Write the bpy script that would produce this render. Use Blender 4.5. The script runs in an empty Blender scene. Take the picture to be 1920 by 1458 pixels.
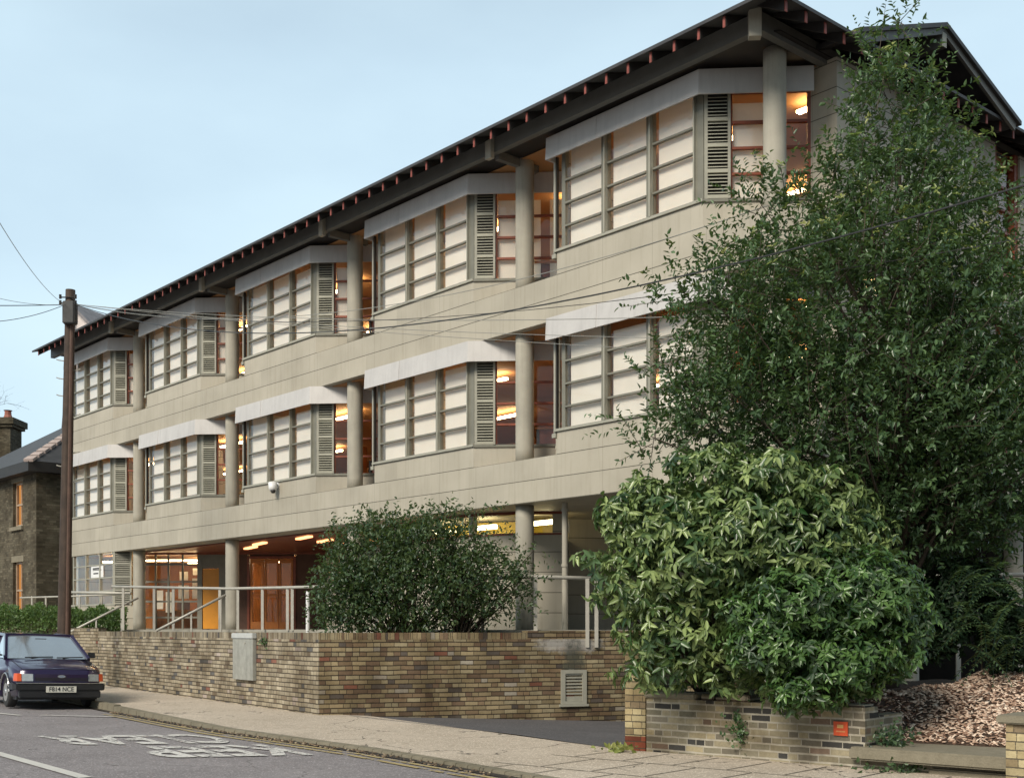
import bpy, bmesh, math, random
import numpy as np
from mathutils import Vector, Matrix
R = math.radians
random.seed(7); rng = np.random.default_rng(11)
S = bpy.context.scene
COL = S.collection
# ------------------------------------------------------------------ camera, sky, sun, exposure
EYE = 1.42; F = 2251.0; HOR = 1178.0
cd = bpy.data.cameras.new('camera'); cam = bpy.data.objects.new('camera', cd); COL.objects.link(cam)
cam.location = (0, 0, EYE); cam.rotation_euler = (R(90), 0, 0)
cd.sensor_width = 36; cd.sensor_fit = 'HORIZONTAL'; cd.lens = 36*F/1920; cd.shift_y = (HOR-729)/1920
cd.clip_start = .1; cd.clip_end = 3000
S.camera = cam
W = bpy.data.worlds.new('World'); S.world = W; W.use_nodes = True
nt = W.node_tree; nt.nodes.clear()
SUN_EL, SUN_AZ = 38, 215      # azimuth of the sun, clockwise from +Y
sky = nt.nodes.new('ShaderNodeTexSky'); sky.sky_type = 'NISHITA'; sky.sun_disc = False
sky.sun_elevation = R(SUN_EL); sky.sun_rotation = R(SUN_AZ); sky.dust_density = 2.5; sky.ozone_density = 1.5; sky.air_density = 1.0
tc = nt.nodes.new('ShaderNodeTexCoord'); mp = nt.nodes.new('ShaderNodeMapping'); mp.inputs['Scale'].default_value = (1.2, 1.2, 3)
nz = nt.nodes.new('ShaderNodeTexNoise'); nz.inputs['Scale'].default_value = 1.6; nz.inputs['Detail'].default_value = 6
cr = nt.nodes.new('ShaderNodeValToRGB'); cr.color_ramp.elements[0].position = .3; cr.color_ramp.elements[0].color = (.64,.64,.64,1)
cr.color_ramp.elements[1].position = .75; cr.color_ramp.elements[1].color = (1,1,1,1)
mx = nt.nodes.new('ShaderNodeMixRGB'); mx.inputs[2].default_value = (5.15, 6.6, 7.4, 1)
bg = nt.nodes.new('ShaderNodeBackground'); bg.inputs[1].default_value = .10
wo = nt.nodes.new('ShaderNodeOutputWorld')
L = nt.links.new
L(tc.outputs['Generated'], mp.inputs[0]); L(mp.outputs[0], nz.inputs[0]); L(nz.outputs[0], cr.inputs[0]); L(cr.outputs[0], mx.inputs[0])
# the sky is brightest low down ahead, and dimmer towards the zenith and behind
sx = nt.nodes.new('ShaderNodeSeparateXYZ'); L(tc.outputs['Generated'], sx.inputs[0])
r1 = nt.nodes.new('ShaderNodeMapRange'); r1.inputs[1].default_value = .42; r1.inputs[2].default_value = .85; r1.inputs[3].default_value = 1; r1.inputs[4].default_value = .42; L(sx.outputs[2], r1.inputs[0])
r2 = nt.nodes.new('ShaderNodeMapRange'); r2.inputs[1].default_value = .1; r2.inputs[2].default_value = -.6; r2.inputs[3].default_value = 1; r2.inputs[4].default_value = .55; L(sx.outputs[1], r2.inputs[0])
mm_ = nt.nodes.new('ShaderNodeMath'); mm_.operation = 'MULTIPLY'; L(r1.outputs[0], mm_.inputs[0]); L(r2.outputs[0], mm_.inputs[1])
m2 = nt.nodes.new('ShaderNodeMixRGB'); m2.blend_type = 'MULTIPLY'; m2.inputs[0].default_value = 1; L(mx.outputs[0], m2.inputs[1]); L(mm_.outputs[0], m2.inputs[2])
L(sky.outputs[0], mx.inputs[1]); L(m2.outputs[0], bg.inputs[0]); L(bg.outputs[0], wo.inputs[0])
sl = bpy.data.lights.new('sun', 'SUN'); sl.energy = 2.75; sl.angle = R(24); sl.color = (1, .92, .79)
so = bpy.data.objects.new('sun', sl); COL.objects.link(so)
sd = Vector((math.sin(R(SUN_AZ))*math.cos(R(SUN_EL)), math.cos(R(SUN_AZ))*math.cos(R(SUN_EL)), math.sin(R(SUN_EL))))
so.rotation_euler = (-sd).to_track_quat('-Z', 'Y').to_euler(); so.location = sd*40
S.view_settings.view_transform = 'Standard'; S.view_settings.look = 'None'; S.view_settings.exposure = 0.55; S.view_settings.gamma = 1
S.cycles.use_denoising = True
S.cycles.max_bounces = 8; S.cycles.transparent_max_bounces = 16; S.cycles.sample_clamp_indirect = 6

# ------------------------------------------------------------------ helpers
TH = R(41.03); FX0, FZ0 = .231, 21.705
UX = Vector((math.sin(TH), -math.cos(TH), 0)); VX = Vector((math.cos(TH), math.sin(TH), 0))
def at(x, y, Z): return Vector(((x-960)/F*Z, Z, EYE+(HOR-y)/F*Z))
def gr(x, y, z=.05):
    Z = (EYE-z)*F/(y-HOR); return Vector(((x-960)/F*Z, Z, z))

class MB:
    def __init__(s): s.v = []; s.f = []; s.uv = []; s.m = []
    def face(s, pts, uvs=None, m=0):
        b = len(s.v); s.v += [tuple(p) for p in pts]; s.f.append(tuple(range(b, b+len(pts))))
        s.uv += list(uvs) if uvs else [(0, 0)]*len(pts); s.m.append(m)
    def box(s, x0, x1, y0, y1, z0, z1, m=0):
        s.hexa([(x0,y0,z0),(x1,y0,z0),(x1,y1,z0),(x0,y1,z0)], [(x0,y0,z1),(x1,y0,z1),(x1,y1,z1),(x0,y1,z1)], m)
    def hexa(s, a, b, m=0):
        # a bottom ring (ccw from above), b top ring
        n = len(a); b0 = len(s.v); s.v += [tuple(p) for p in a]+[tuple(p) for p in b]
        fs = [tuple(b0+i for i in range(n-1, -1, -1)), tuple(b0+n+i for i in range(n))]
        for i in range(n):
            j = (i+1) % n; fs.append((b0+i, b0+j, b0+n+j, b0+n+i))
        for f in fs:
            s.f.append(f); s.m.append(m)
            for k in f:
                s.uv.append((s.v[k][0]+s.v[k][1], s.v[k][2]))
    def prism(s, poly, z0, z1, m=0):
        s.hexa([(p[0], p[1], z0) for p in poly], [(p[0], p[1], z1) for p in poly], m)
    def bar(s, p, q, w, h, up=(0,0,1), m=0):
        p = Vector(p); q = Vector(q); d = (q-p).normalized(); up = Vector(up)
        if abs(d.dot(up)) > .98: up = Vector((1, 0, 0))
        r = d.cross(up).normalized()*w/2; u = r.cross(d).normalized()*h/2
        s.hexa([p-r-u, p+r-u, p+r+u, p-r+u][::-1], [q-r-u, q+r-u, q+r+u, q-r+u][::-1], m)
    def tube(s, pts, r, n=10, m=0, cap=True):
        pts = [Vector(p) for p in pts]; k = len(pts)
        rs = r if isinstance(r, (list, tuple)) else [r]*k
        b0 = len(s.v); ref = None
        for i, p in enumerate(pts):
            d = (pts[min(i+1, k-1)]-pts[max(i-1, 0)]).normalized()
            if ref is None:
                ref = d.orthogonal().normalized()
            a = (ref-d*ref.dot(d)).normalized(); ref = a; b = d.cross(a)
            for j in range(n):
                t = 2*math.pi*j/n; s.v.append(tuple(p+(a*math.cos(t)+b*math.sin(t))*rs[i]))
        for i in range(k-1):
            for j in range(n):
                j2 = (j+1) % n; s.f.append((b0+i*n+j, b0+i*n+j2, b0+(i+1)*n+j2, b0+(i+1)*n+j)); s.m.append(m); s.uv += [(j/n, i), (j2/n, i), (j2/n, i+1), (j/n, i+1)]
        if cap:
            s.f.append(tuple(b0+j for j in range(n-1, -1, -1))); s.m.append(m); s.uv += [(0, 0)]*n
            s.f.append(tuple(b0+(k-1)*n+j for j in range(n))); s.m.append(m); s.uv += [(0, 0)]*n
    def build(s, name, mats, parent=None, smooth=False, loc=None, bevel=0):
        me = bpy.data.meshes.new(name)
        v = s.v
        if loc is not None: v = [(a[0]-loc[0], a[1]-loc[1], a[2]-loc[2]) for a in v]
        me.from_pydata(v, [], s.f)
        ul = me.uv_layers.new(name='UVMap'); ul.data.foreach_set('uv', np.array(s.uv, dtype='f').ravel())
        if not isinstance(mats, (list, tuple)): mats = [mats]
        for m in mats: me.materials.append(m)
        me.polygons.foreach_set('material_index', s.m)
        if smooth: me.polygons.foreach_set('use_smooth', [True]*len(s.f))
        me.update()
        if bevel:
            bm = bmesh.new(); bm.from_mesh(me); bmesh.ops.remove_doubles(bm, verts=bm.verts, dist=1e-4)
            bmesh.ops.recalc_face_normals(bm, faces=bm.faces)
            es = [e for e in bm.edges if len(e.link_faces) == 2 and e.calc_face_angle(0) > R(30)]
            bmesh.ops.bevel(bm, geom=es, offset=bevel, segments=2, affect='EDGES', clamp_overlap=True)
            bm.to_mesh(me); bm.free()
        o = bpy.data.objects.new(name, me); COL.objects.link(o)
        if loc is not None: o.location = loc
        if parent is not None: o.parent = parent
        return o
def tag(o, label=None, cat=None, group=None, kind=None):
    if label: o['label'] = label
    if cat: o['category'] = cat
    if group: o['group'] = group
    if kind: o['kind'] = kind
    return o
def empty(name, loc=(0,0,0), rz=0):
    o = bpy.data.objects.new(name, None); COL.objects.link(o); o.location = loc; o.rotation_euler = (0, 0, rz); o.empty_display_size = .3
    return o
def text_mesh(name, txt, mat, size=1.0, ext=0.0, parent=None, off=.012):
    c = bpy.data.curves.new(name, 'FONT'); c.body = txt; c.size = size; c.extrude = ext; c.align_x = 'CENTER'; c.align_y = 'CENTER'; c.offset = off*size
    t = bpy.data.objects.new('tmp', c); COL.objects.link(t)
    bpy.context.view_layer.update()
    me = bpy.data.meshes.new_from_object(t.evaluated_get(bpy.context.evaluated_depsgraph_get()))
    bpy.data.objects.remove(t); me.name = name
    me.materials.clear(); me.materials.append(mat)
    o = bpy.data.objects.new(name, me); COL.objects.link(o)
    if parent is not None: o.parent = parent
    return o

# ------------------------------------------------------------------ materials
def newmat(name):
    m = bpy.data.materials.new(name); m.use_nodes = True; n = m.node_tree; n.nodes.clear(); return m, n
class NB:
    """tiny node builder"""
    def __init__(s, n): s.n = n
    def add(s, t, **k):
        nd = s.n.nodes.new(t)
        for a, b in k.items(): setattr(nd, a, b)
        return nd
    def link(s, a, b): s.n.links.new(a, b)
    def val(s, x, sock):
        if hasattr(x, 'node') or isinstance(x, bpy.types.NodeSocket): s.link(x, sock)
        else: sock.default_value = x
    def math(s, op, a, b=0.0, c=None):
        nd = s.add('ShaderNodeMath', operation=op); s.val(a, nd.inputs[0]); s.val(b, nd.inputs[1])
        if c is not None: s.val(c, nd.inputs[2])
        return nd.outputs[0]
    def noise(s, vec, scale, detail=4, rough=.55):
        nd = s.add('ShaderNodeTexNoise'); nd.inputs['Scale'].default_value = scale; nd.inputs['Detail'].default_value = detail; nd.inputs['Roughness'].default_value = rough
        if vec is not None: s.link(vec, nd.inputs['Vector'])
        return nd.outputs[0]
    def ramp(s, f, stops, interp='LINEAR'):
        nd = s.add('ShaderNodeValToRGB'); e = nd.color_ramp.elements; nd.color_ramp.interpolation = interp
        while len(e) < len(stops): e.new(.5)
        for i, (p, c) in enumerate(stops):
            e[i].position = p; e[i].color = (*c, 1) if len(c) == 3 else c
        s.link(f, nd.inputs[0]); return nd.outputs[0]
    def mix(s, f, a, b, mode='MIX'):
        nd = s.add('ShaderNodeMixRGB', blend_type=mode)
        s.val(f, nd.inputs[0])
        for x, so_ in ((a, nd.inputs[1]), (b, nd.inputs[2])):
            if isinstance(x, (tuple, list)): so_.default_value = (*x, 1) if len(x) == 3 else x
            else: s.link(x, so_)
        return nd.outputs[0]
    def bsdf(s, col, rough=.7, metal=0, spec=.5, bump=None, bs=.3, bd=.01, **k):
        p = s.add('ShaderNodeBsdfPrincipled')
        if isinstance(col, (tuple, list)): p.inputs['Base Color'].default_value = (*col, 1)
        else: s.link(col, p.inputs['Base Color'])
        s.val(rough, p.inputs['Roughness']); p.inputs['Metallic'].default_value = metal; p.inputs['Specular IOR Level'].default_value = spec
        if bump is not None:
            b = s.add('ShaderNodeBump'); b.inputs['Strength'].default_value = bs; b.inputs['Distance'].default_value = bd
            s.link(bump, b.inputs['Height']); s.link(b.outputs[0], p.inputs['Normal'])
        for a, b_ in k.items(): p.inputs[a.replace('_', ' ')].default_value = b_
        return p.outputs[0]
    def out(s, sh):
        o = s.add('ShaderNodeOutputMaterial'); s.link(sh, o.inputs['Surface'])
def coords(b, kind='Object'):
    t = b.add('ShaderNodeTexCoord'); return t.outputs[kind]
def sep(b, v):
    x = b.add('ShaderNodeSeparateXYZ'); b.link(v, x.inputs[0]); return x.outputs

def mat_plain(name, col, rough=.7, var=.25, scale=3, metal=0, spec=.5, bs=.15, fine=60, streak=0, **k):
    m, n = newmat(name); b = NB(n); co = coords(b)
    n1 = b.noise(co, scale, 5); n2 = b.noise(co, fine, 3)
    f = b.math('ADD', b.math('MULTIPLY', n1, .7), b.math('MULTIPLY', n2, .3))
    c = b.ramp(f, [(.3, tuple(x*(1-var) for x in col)), (.7, tuple(min(1, x*(1+var)) for x in col))])
    if streak:
        mp_ = b.add('ShaderNodeMapping'); mp_.inputs['Scale'].default_value = (5, 5, .35); b.link(co, mp_.inputs[0])
        st = b.ramp(b.noise(mp_.outputs[0], 2.2, 5, .6), [(.48, (1, 1, 1)), (.72, (1-streak,)*3)])
        c = b.mix(1.0, c, st, 'MULTIPLY')
    b.out(b.bsdf(c, rough, metal, spec, n2, bs, .005, **k)); return m

def mat_cladding():
    m, n = newmat('fibre_cement_cladding'); b = NB(n); co = coords(b); x, y, z = sep(b, co)
    g = b.add('ShaderNodeNewGeometry'); tcn = b.add('ShaderNodeTexCoord'); nx, ny, nzz = sep(b, tcn.outputs['Normal'])
    zz = b.math('FRACT', b.math('DIVIDE', b.math('SUBTRACT', z, 4.03-.385*30), .385))
    jz = b.math('LESS_THAN', b.math('MULTIPLY', b.math('MINIMUM', zz, b.math('SUBTRACT', 1, zz)), .385), .0065)
    def vj(c, off):
        q = b.math('FRACT', b.math('DIVIDE', b.math('SUBTRACT', c, off-110), 1.1))
        return b.math('LESS_THAN', b.math('MULTIPLY', b.math('MINIMUM', q, b.math('SUBTRACT', 1, q)), 1.1), .0045)
    ax = b.math('GREATER_THAN', b.math('ABSOLUTE', nx), .9); ay = b.math('GREATER_THAN', b.math('ABSOLUTE', ny), .9)
    az = b.math('LESS_THAN', b.math('ABSOLUTE', nzz), .5)
    jv = b.math('MAXIMUM', b.math('MULTIPLY', ay, vj(x, .07)), b.math('MULTIPLY', ax, vj(y, .3)))
    j = b.math('MULTIPLY', b.math('MAXIMUM', jz, b.math('MULTIPLY', jv, .35)), az)
    cell = b.add('ShaderNodeTexWhiteNoise', noise_dimensions='2D')
    cb = b.add('ShaderNodeCombineXYZ'); b.link(b.math('FLOOR', b.math('DIVIDE', b.math('SUBTRACT', b.math('SUBTRACT', x, y), .07), 1.1)), cb.inputs[0]); b.link(b.math('FLOOR', b.math('DIVIDE', b.math('SUBTRACT', z, 4.03-.385*30), .385)), cb.inputs[1])
    b.link(cb.outputs[0], cell.inputs['Vector'])
    n1 = b.noise(co, 1.3, 6); n2 = b.noise(co, 90, 2)
    base = b.ramp(b.math('ADD', b.math('MULTIPLY', n1, .8), b.math('MULTIPLY', n2, .2)), [(.3, (.355, .325, .262)), (.7, (.44, .405, .335))])
    tone = b.math('ADD', b.math('MULTIPLY', cell.outputs[0], .12), .94)
    tn = b.add('ShaderNodeCombineXYZ')
    for i in range(3): b.link(tone, tn.inputs[i])
    base = b.mix(1.0, base, tn.outputs[0], 'MULTIPLY')
    mp_ = b.add('ShaderNodeMapping'); mp_.inputs['Scale'].default_value = (7, 7, .5); b.link(co, mp_.inputs[0])
    st = b.ramp(b.noise(mp_.outputs[0], 1.8, 6, .6), [(.50, (1, 1, 1)), (.82, (.84, .83, .80))])
    base = b.mix(1.0, base, st, 'MULTIPLY')
    col = b.mix(j, base, (.09, .085, .065))
    h = b.math('SUBTRACT', b.math('MULTIPLY', n2, .15), j)
    b.out(b.bsdf(col, .62, 0, .35, h, .5, .006)); return m

def mat_brick(name, stops, mortar=(.055, .043, .032), bw=.225, bh=.075, mo=.009, seed=0., dirt=(.35, .3), wet=None, tone=1., stain=None, orient=False):
    m, n = newmat(name); b = NB(n); uv = coords(b, 'UV'); u, v, _ = sep(b, uv); co = coords(b)
    # slight wobble so that courses are not ruler straight
    wob = b.noise(uv, 2.0, 2); v = b.math('ADD', v, b.math('MULTIPLY', b.math('SUBTRACT', wob, .5), .02))
    row = b.math('FLOOR', b.math('DIVIDE', v, bh)); wr = b.add('ShaderNodeTexWhiteNoise', noise_dimensions='1D'); b.link(b.math('ADD', row, seed), wr.inputs['W'])
    off = b.math('ADD', b.math('MULTIPLY', b.math('MODULO', row, 2.0), .5), b.math('MULTIPLY', wr.outputs[0], .25))
    uu = b.math('ADD', b.math('DIVIDE', u, bw), off); ci = b.math('FLOOR', uu)
    # some bricks are split into two headers
    cbx = b.add('ShaderNodeCombineXYZ'); b.link(ci, cbx.inputs[0]); b.link(row, cbx.inputs[1]); cbx.inputs[2].default_value = seed
    w1 = b.add('ShaderNodeTexWhiteNoise', noise_dimensions='3D'); b.link(cbx.outputs[0], w1.inputs['Vector'])
    split = b.math('GREATER_THAN', w1.outputs[0], .72)
    fu = b.math('FRACT', uu); half = b.math('GREATER_THAN', fu, .5)
    hid = b.math('MULTIPLY', split, half)
    fu2 = b.math('ADD', b.math('MULTIPLY', b.math('SUBTRACT', 1, split), fu), b.math('MULTIPLY', split, b.math('FRACT', b.math('MULTIPLY', fu, 2))))
    wid = b.math('MULTIPLY', bw, b.math('SUBTRACT', 1, b.math('MULTIPLY', split, .5)))
    du = b.math('MULTIPLY', b.math('MINIMUM', fu2, b.math('SUBTRACT', 1, fu2)), wid)
    fv = b.math('FRACT', b.math('DIVIDE', v, bh)); dv = b.math('MULTIPLY', b.math('MINIMUM', fv, b.math('SUBTRACT', 1, fv)), bh)
    nf = b.noise(co, 45, 3); nl = b.noise(co, 1.6, 5)
    d = b.math('ADD', b.math('MINIMUM', du, dv), b.math('MULTIPLY', b.math('SUBTRACT', nf, .5), .007))
    nj = b.math('MULTIPLY', b.math('SUBTRACT', nf, .5), .007)
    msk = b.math('MULTIPLY', b.math('GREATER_THAN', b.math('ADD', du, nj), mo*.34), b.math('GREATER_THAN', b.math('ADD', dv, nj), mo*.66))
    c2 = b.add('ShaderNodeCombineXYZ'); b.link(b.math('ADD', ci, b.math('MULTIPLY', hid, .37)), c2.inputs[0]); b.link(row, c2.inputs[1]); c2.inputs[2].default_value = seed+5
    w2 = b.add('ShaderNodeTexWhiteNoise', noise_dimensions='3D'); b.link(c2.outputs[0], w2.inputs['Vector'])
    bc = b.ramp(w2.outputs[0], [(p, tuple(x*tone for x in c)) for p, c in stops], 'CONSTANT')
    c3 = b.add('ShaderNodeCombineXYZ'); b.link(ci, c3.inputs[0]); b.link(row, c3.inputs[1]); c3.inputs[2].default_value = seed+9
    w3 = b.add('ShaderNodeTexWhiteNoise', noise_dimensions='3D'); b.link(c3.outputs[0], w3.inputs['Vector'])
    k1 = b.math('ADD', b.math('MULTIPLY', w3.outputs[0], .4), .78)
    k2 = b.math('ADD', b.math('MULTIPLY', nf, .5), .75)
    k = b.math('MULTIPLY', k1, k2); kc = b.add('ShaderNodeCombineXYZ')
    for i in range(3): b.link(k, kc.inputs[i])
    bc = b.mix(1.0, bc, kc.outputs[0], 'MULTIPLY')
    dm = b.ramp(nl, [(dirt[0], (.5, .47, .43)), (dirt[0]+dirt[1], (1, 1, 1))])
    mort = b.mix(b.noise(co, 9, 3), tuple(x*.6 for x in mortar), tuple(x*1.5 for x in mortar))
    col = b.mix(msk, mort, bc); col = b.mix(1.0, col, dm, 'MULTIPLY')
    if stain:   # lime bloom and dark run-off with its own shape: (u centre, v centre, ru, rv, colour)
        for (su, sv, ru, rv, sc) in stain:
            a = b.math('POWER', b.math('DIVIDE', b.math('SUBTRACT', u, su), ru), 2.0); c_ = b.math('POWER', b.math('DIVIDE', b.math('SUBTRACT', v, sv), rv), 2.0)
            r_ = b.math('ADD', b.math('ADD', a, c_), b.math('MULTIPLY', b.math('SUBTRACT', b.noise(co, 7, 5, .7), .5), 2.6))
            f_ = b.ramp(r_, [(.2, (.8,)*3), (.95, (0, 0, 0))])
            nd = b.add('ShaderNodeRGBToBW'); b.link(f_, nd.inputs[0])
            col = b.mix(nd.outputs[0], col, sc)
    h = b.math('ADD', b.math('MULTIPLY', msk, 1.0), b.math('MULTIPLY', nf, .35))
    b.out(b.bsdf(col, .9, 0, .25, h, .9, .012)); return m

def mat_glass(name='window_glass', tint=(1, 1, 1), extra=.03):
    m, n = newmat(name); b = NB(n)
    ge = b.add('ShaderNodeNewGeometry'); dt = b.add('ShaderNodeVectorMath', operation='DOT_PRODUCT'); b.link(ge.outputs['Normal'], dt.inputs[0]); b.link(ge.outputs['Incoming'], dt.inputs[1])
    f = b.math('MULTIPLY_ADD', b.math('POWER', b.math('SUBTRACT', 1, b.math('ABSOLUTE', dt.outputs['Value'])), 5.0), .95, extra)
    t = b.add('ShaderNodeBsdfTransparent'); t.inputs[0].default_value = (*tint, 1)
    gl = b.add('ShaderNodeBsdfGlossy'); gl.inputs['Roughness'].default_value = .02; gl.inputs[0].default_value = (.95, .95, .95, 1)
    nb = b.noise(coords(b), 1.1, 2); bp = b.add('ShaderNodeBump'); bp.inputs['Strength'].default_value = .06; bp.inputs['Distance'].default_value = .05
    b.link(nb, bp.inputs['Height']); b.link(bp.outputs[0], gl.inputs['Normal'])
    mxn = b.add('ShaderNodeMixShader'); b.link(f, mxn.inputs[0]); b.link(t.outputs[0], mxn.inputs[1]); b.link(gl.outputs[0], mxn.inputs[2])
    b.out(mxn.outputs[0]); return m

def mat_emit(name, col, st):
    m, n = newmat(name); b = NB(n); e = b.add('ShaderNodeEmission'); e.inputs[0].default_value = (*col, 1); e.inputs[1].default_value = st
    b.out(e.outputs[0]); return m

def mat_blind():
    m, n = newmat('roller_blind_fabric'); b = NB(n); co = coords(b)
    c = b.ramp(b.noise(co, 2.0, 3), [(.3, (.82, .79, .71)), (.7, (.88, .86, .79))])
    d = b.add('ShaderNodeBsdfDiffuse'); t = b.add('ShaderNodeBsdfTranslucent'); b.link(c, d.inputs[0])
    t.inputs[0].default_value = (.9, .8, .64, 1)
    mxn = b.add('ShaderNodeMixShader'); mxn.inputs[0].default_value = .35; b.link(d.outputs[0], mxn.inputs[1]); b.link(t.outputs[0], mxn.inputs[2])
    b.out(mxn.outputs[0]); return m

def mat_leaf(name, c0, c1, rough=.38, back=(.12, .16, .06), trans=.25, spec=.5):
    m, n = newmat(name); b = NB(n)
    a = b.add('ShaderNodeAttribute'); a.attribute_name = 'leafrand'; f = a.outputs['Fac']
    c = b.ramp(f, [(0, c0), (1, c1)])
    g = b.add('ShaderNodeNewGeometry')
    cc = b.mix(b.math('MULTIPLY', g.outputs['Backfacing'], .6), c, back)
    p = b.add('ShaderNodeBsdfPrincipled'); b.link(cc, p.inputs['Base Color']); p.inputs['Roughness'].default_value = rough; p.inputs['Specular IOR Level'].default_value = spec
    t = b.add('ShaderNodeBsdfTranslucent'); b.link(b.mix(.5, c, (.25, .4, .06)), t.inputs[0])
    mxn = b.add('ShaderNodeMixShader'); mxn.inputs[0].default_value = trans; b.link(p.outputs[0], mxn.inputs[1]); b.link(t.outputs[0], mxn.inputs[2])
    b.out(mxn.outputs[0]); return m

def mat_road(name, c0, c1, sc=120, crack=.0, patch=.3, bs=.5, fleck=.5):
    m, n = newmat(name); b = NB(n); co = coords(b)
    n1 = b.noise(co, .7, 6, .6); n2 = b.noise(co, sc, 3, .7); n3 = b.noise(co, 9, 4)
    f = b.math('ADD', b.math('ADD', b.math('MULTIPLY', n1, patch), b.math('MULTIPLY', n2, .75-patch)), b.math('MULTIPLY', n3, .25))
    c = b.ramp(f, [(.32, c0), (.68, c1)])
    vo = b.add('ShaderNodeTexVoronoi'); vo.feature = 'F1'; vo.inputs['Scale'].default_value = 75; b.link(co, vo.inputs['Vector'])
    sp = b.add('ShaderNodeTexWhiteNoise', noise_dimensions='3D'); b.link(vo.outputs['Position'], sp.inputs['Vector'])
    c = b.mix(b.math('MULTIPLY', b.math('GREATER_THAN', sp.outputs[0], .88), fleck), c, tuple(min(1, x*1.9) for x in c1))
    if crack:
        v2 = b.add('ShaderNodeTexVoronoi'); v2.feature = 'DISTANCE_TO_EDGE'; v2.inputs['Scale'].default_value = .55
        ad = b.add('ShaderNodeVectorMath', operation='ADD'); nn = b.add('ShaderNodeTexNoise'); nn.inputs['Scale'].default_value = 1.5; nn.inputs['Detail'].default_value = 5
        b.link(co, nn.inputs['Vector']); b.link(co, ad.inputs[0]); b.link(nn.outputs['Color'], ad.inputs[1]); b.link(ad.outputs[0], v2.inputs['Vector'])
        ck = b.math('LESS_THAN', v2.outputs['Distance'], .006)
        ck = b.math('MULTIPLY', ck, b.math('GREATER_THAN', n1, .5))
        c = b.mix(b.math('MULTIPLY', ck, crack), c, (.03, .028, .025))
    b.out(b.bsdf(c, .88, 0, .3, n2, bs, .006)); return m

def mat_paint(name, col, wear=.42):
    m, n = newmat(name); b = NB(n); co = coords(b)
    nn = b.noise(co, 14, 6, .75); n2 = b.noise(co, 2, 3)
    f = b.math('GREATER_THAN', b.math('ADD', b.math('MULTIPLY', nn, .7), b.math('MULTIPLY', n2, .3)), wear)
    p = b.bsdf(b.mix(n2, tuple(x*.75 for x in col), col), .7)
    t = b.add('ShaderNodeBsdfTransparent'); mxn = b.add('ShaderNodeMixShader'); b.link(f, mxn.inputs[0]); b.link(t.outputs[0], mxn.inputs[1]); b.link(p, mxn.inputs[2])
    b.out(mxn.outputs[0]); return m

M = {}
M['clad'] = mat_cladding()
M['conc'] = mat_plain('painted_concrete_column', (.37, .345, .285), .75, .14, 2.5, streak=.16, bs=.25, fine=110)
M['zinc'] = mat_plain('zinc_canopy', (.52, .50, .485), .5, .08, 3, metal=.1, streak=.10, bs=.2)
M['frame'] = mat_plain('green_grey_frame', (.18, .174, .14), .5, .15, 6)
M['framelt'] = mat_plain('pale_green_grey_frame', (.32, .31, .255), .5, .12, 6)
M['louvre'] = mat_plain('louvre_paint', (.36, .35, .28), .5, .12, 6)
M['redwood'] = mat_plain('red_brown_timber', (.22, .055, .025), .45, .3, 5)
M['rafter'] = mat_plain('red_stained_rafter', (.24, .06, .045), .6, .3, 8)
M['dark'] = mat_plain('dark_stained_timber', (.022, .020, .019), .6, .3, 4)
M['beam'] = mat_plain('charcoal_beam', (.13, .13, .12), .55, .2, 3)
M['slate'] = mat_plain('roof_slate', (.045, .045, .048), .6, .35, 3)
M['glass'] = mat_glass()
M['blind'] = mat_blind()
M['inwall'] = mat_plain('warm_plaster', (.36, .15, .045), .8, .15, 2)
M['inwood'] = mat_plain('orange_timber_panel', (.50, .17, .03), .5, .25, 3)
M['inceil'] = mat_plain('office_ceiling', (.46, .24, .10), .8, .1, 2)
M['incarp'] = mat_plain('office_carpet', (.13, .06, .03), .9, .2, 6)
M['tube'] = mat_emit('lit_fluorescent_tube', (1, .70, .36), 20)
M['tubey'] = mat_emit('lit_yellow_tube', (1, .85, .45), 7)
M['steel'] = mat_plain('galvanised_steel', (.43, .41, .36), .5, .15, 8, metal=.15)
M['white'] = mat_plain('white_paint', (.75, .75, .74), .4, .06, 5)
BR1 = [(0, (.36, .31, .225)), (.28, (.32, .275, .20)), (.50, (.39, .34, .255)), (.68, (.28, .235, .165)), (.84, (.21, .165, .115)), (.91, (.12, .115, .11)), (.965, (.24, .11, .08)), (.98, (.38, .32, .28))]
BR2 = [(0, (.31, .245, .145)), (.24, (.26, .205, .12)), (.46, (.34, .285, .18)), (.60, (.22, .155, .095)), (.78, (.17, .115, .075)), (.90, (.115, .095, .08)), (.96, (.21, .09, .06)), (.98, (.35, .31, .25))]
BRP = [(0, (.44, .37, .22)), (.3, (.37, .30, .17)), (.6, (.31, .24, .14)), (.8, (.22, .17, .11)), (.93, (.11, .10, .09))]
BRG = [(0, (.20, .18, .13)), (.3, (.27, .235, .16)), (.52, (.17, .15, .115)), (.74, (.05, .048, .045)), (.84, (.19, .135, .10)), (.9, (.33, .28, .18))]
BRH = [(0, (.115, .10, .07)), (.4, (.14, .12, .085)), (.7, (.10, .085, .06)), (.9, (.165, .145, .105))]
M['brick1'] = mat_brick('buff_stock_brick', BR1, seed=3., mo=.012, dirt=(.34, .26))
M['brick2'] = mat_brick('yellow_brown_stock_brick', BR2, mo=.012, mortar=(.05, .038, .026), seed=13., stain=[(4.3, 1.18, .75, .22, (.42, .40, .37)), (4.35, .85, .25, .5, (.05, .055, .045))])
M['sold1'] = mat_brick('brick_on_edge_coping', BR1, bw=.075, bh=.24, seed=23., tone=.85)
M['sold2'] = mat_brick('brick_on_edge_coping_yellow', BR2, bw=.075, bh=.24, seed=33., mortar=(.05, .04, .03))
M['brickp'] = mat_brick('pale_yellow_brick', BRP, seed=43., mortar=(.10, .085, .06))
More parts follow.
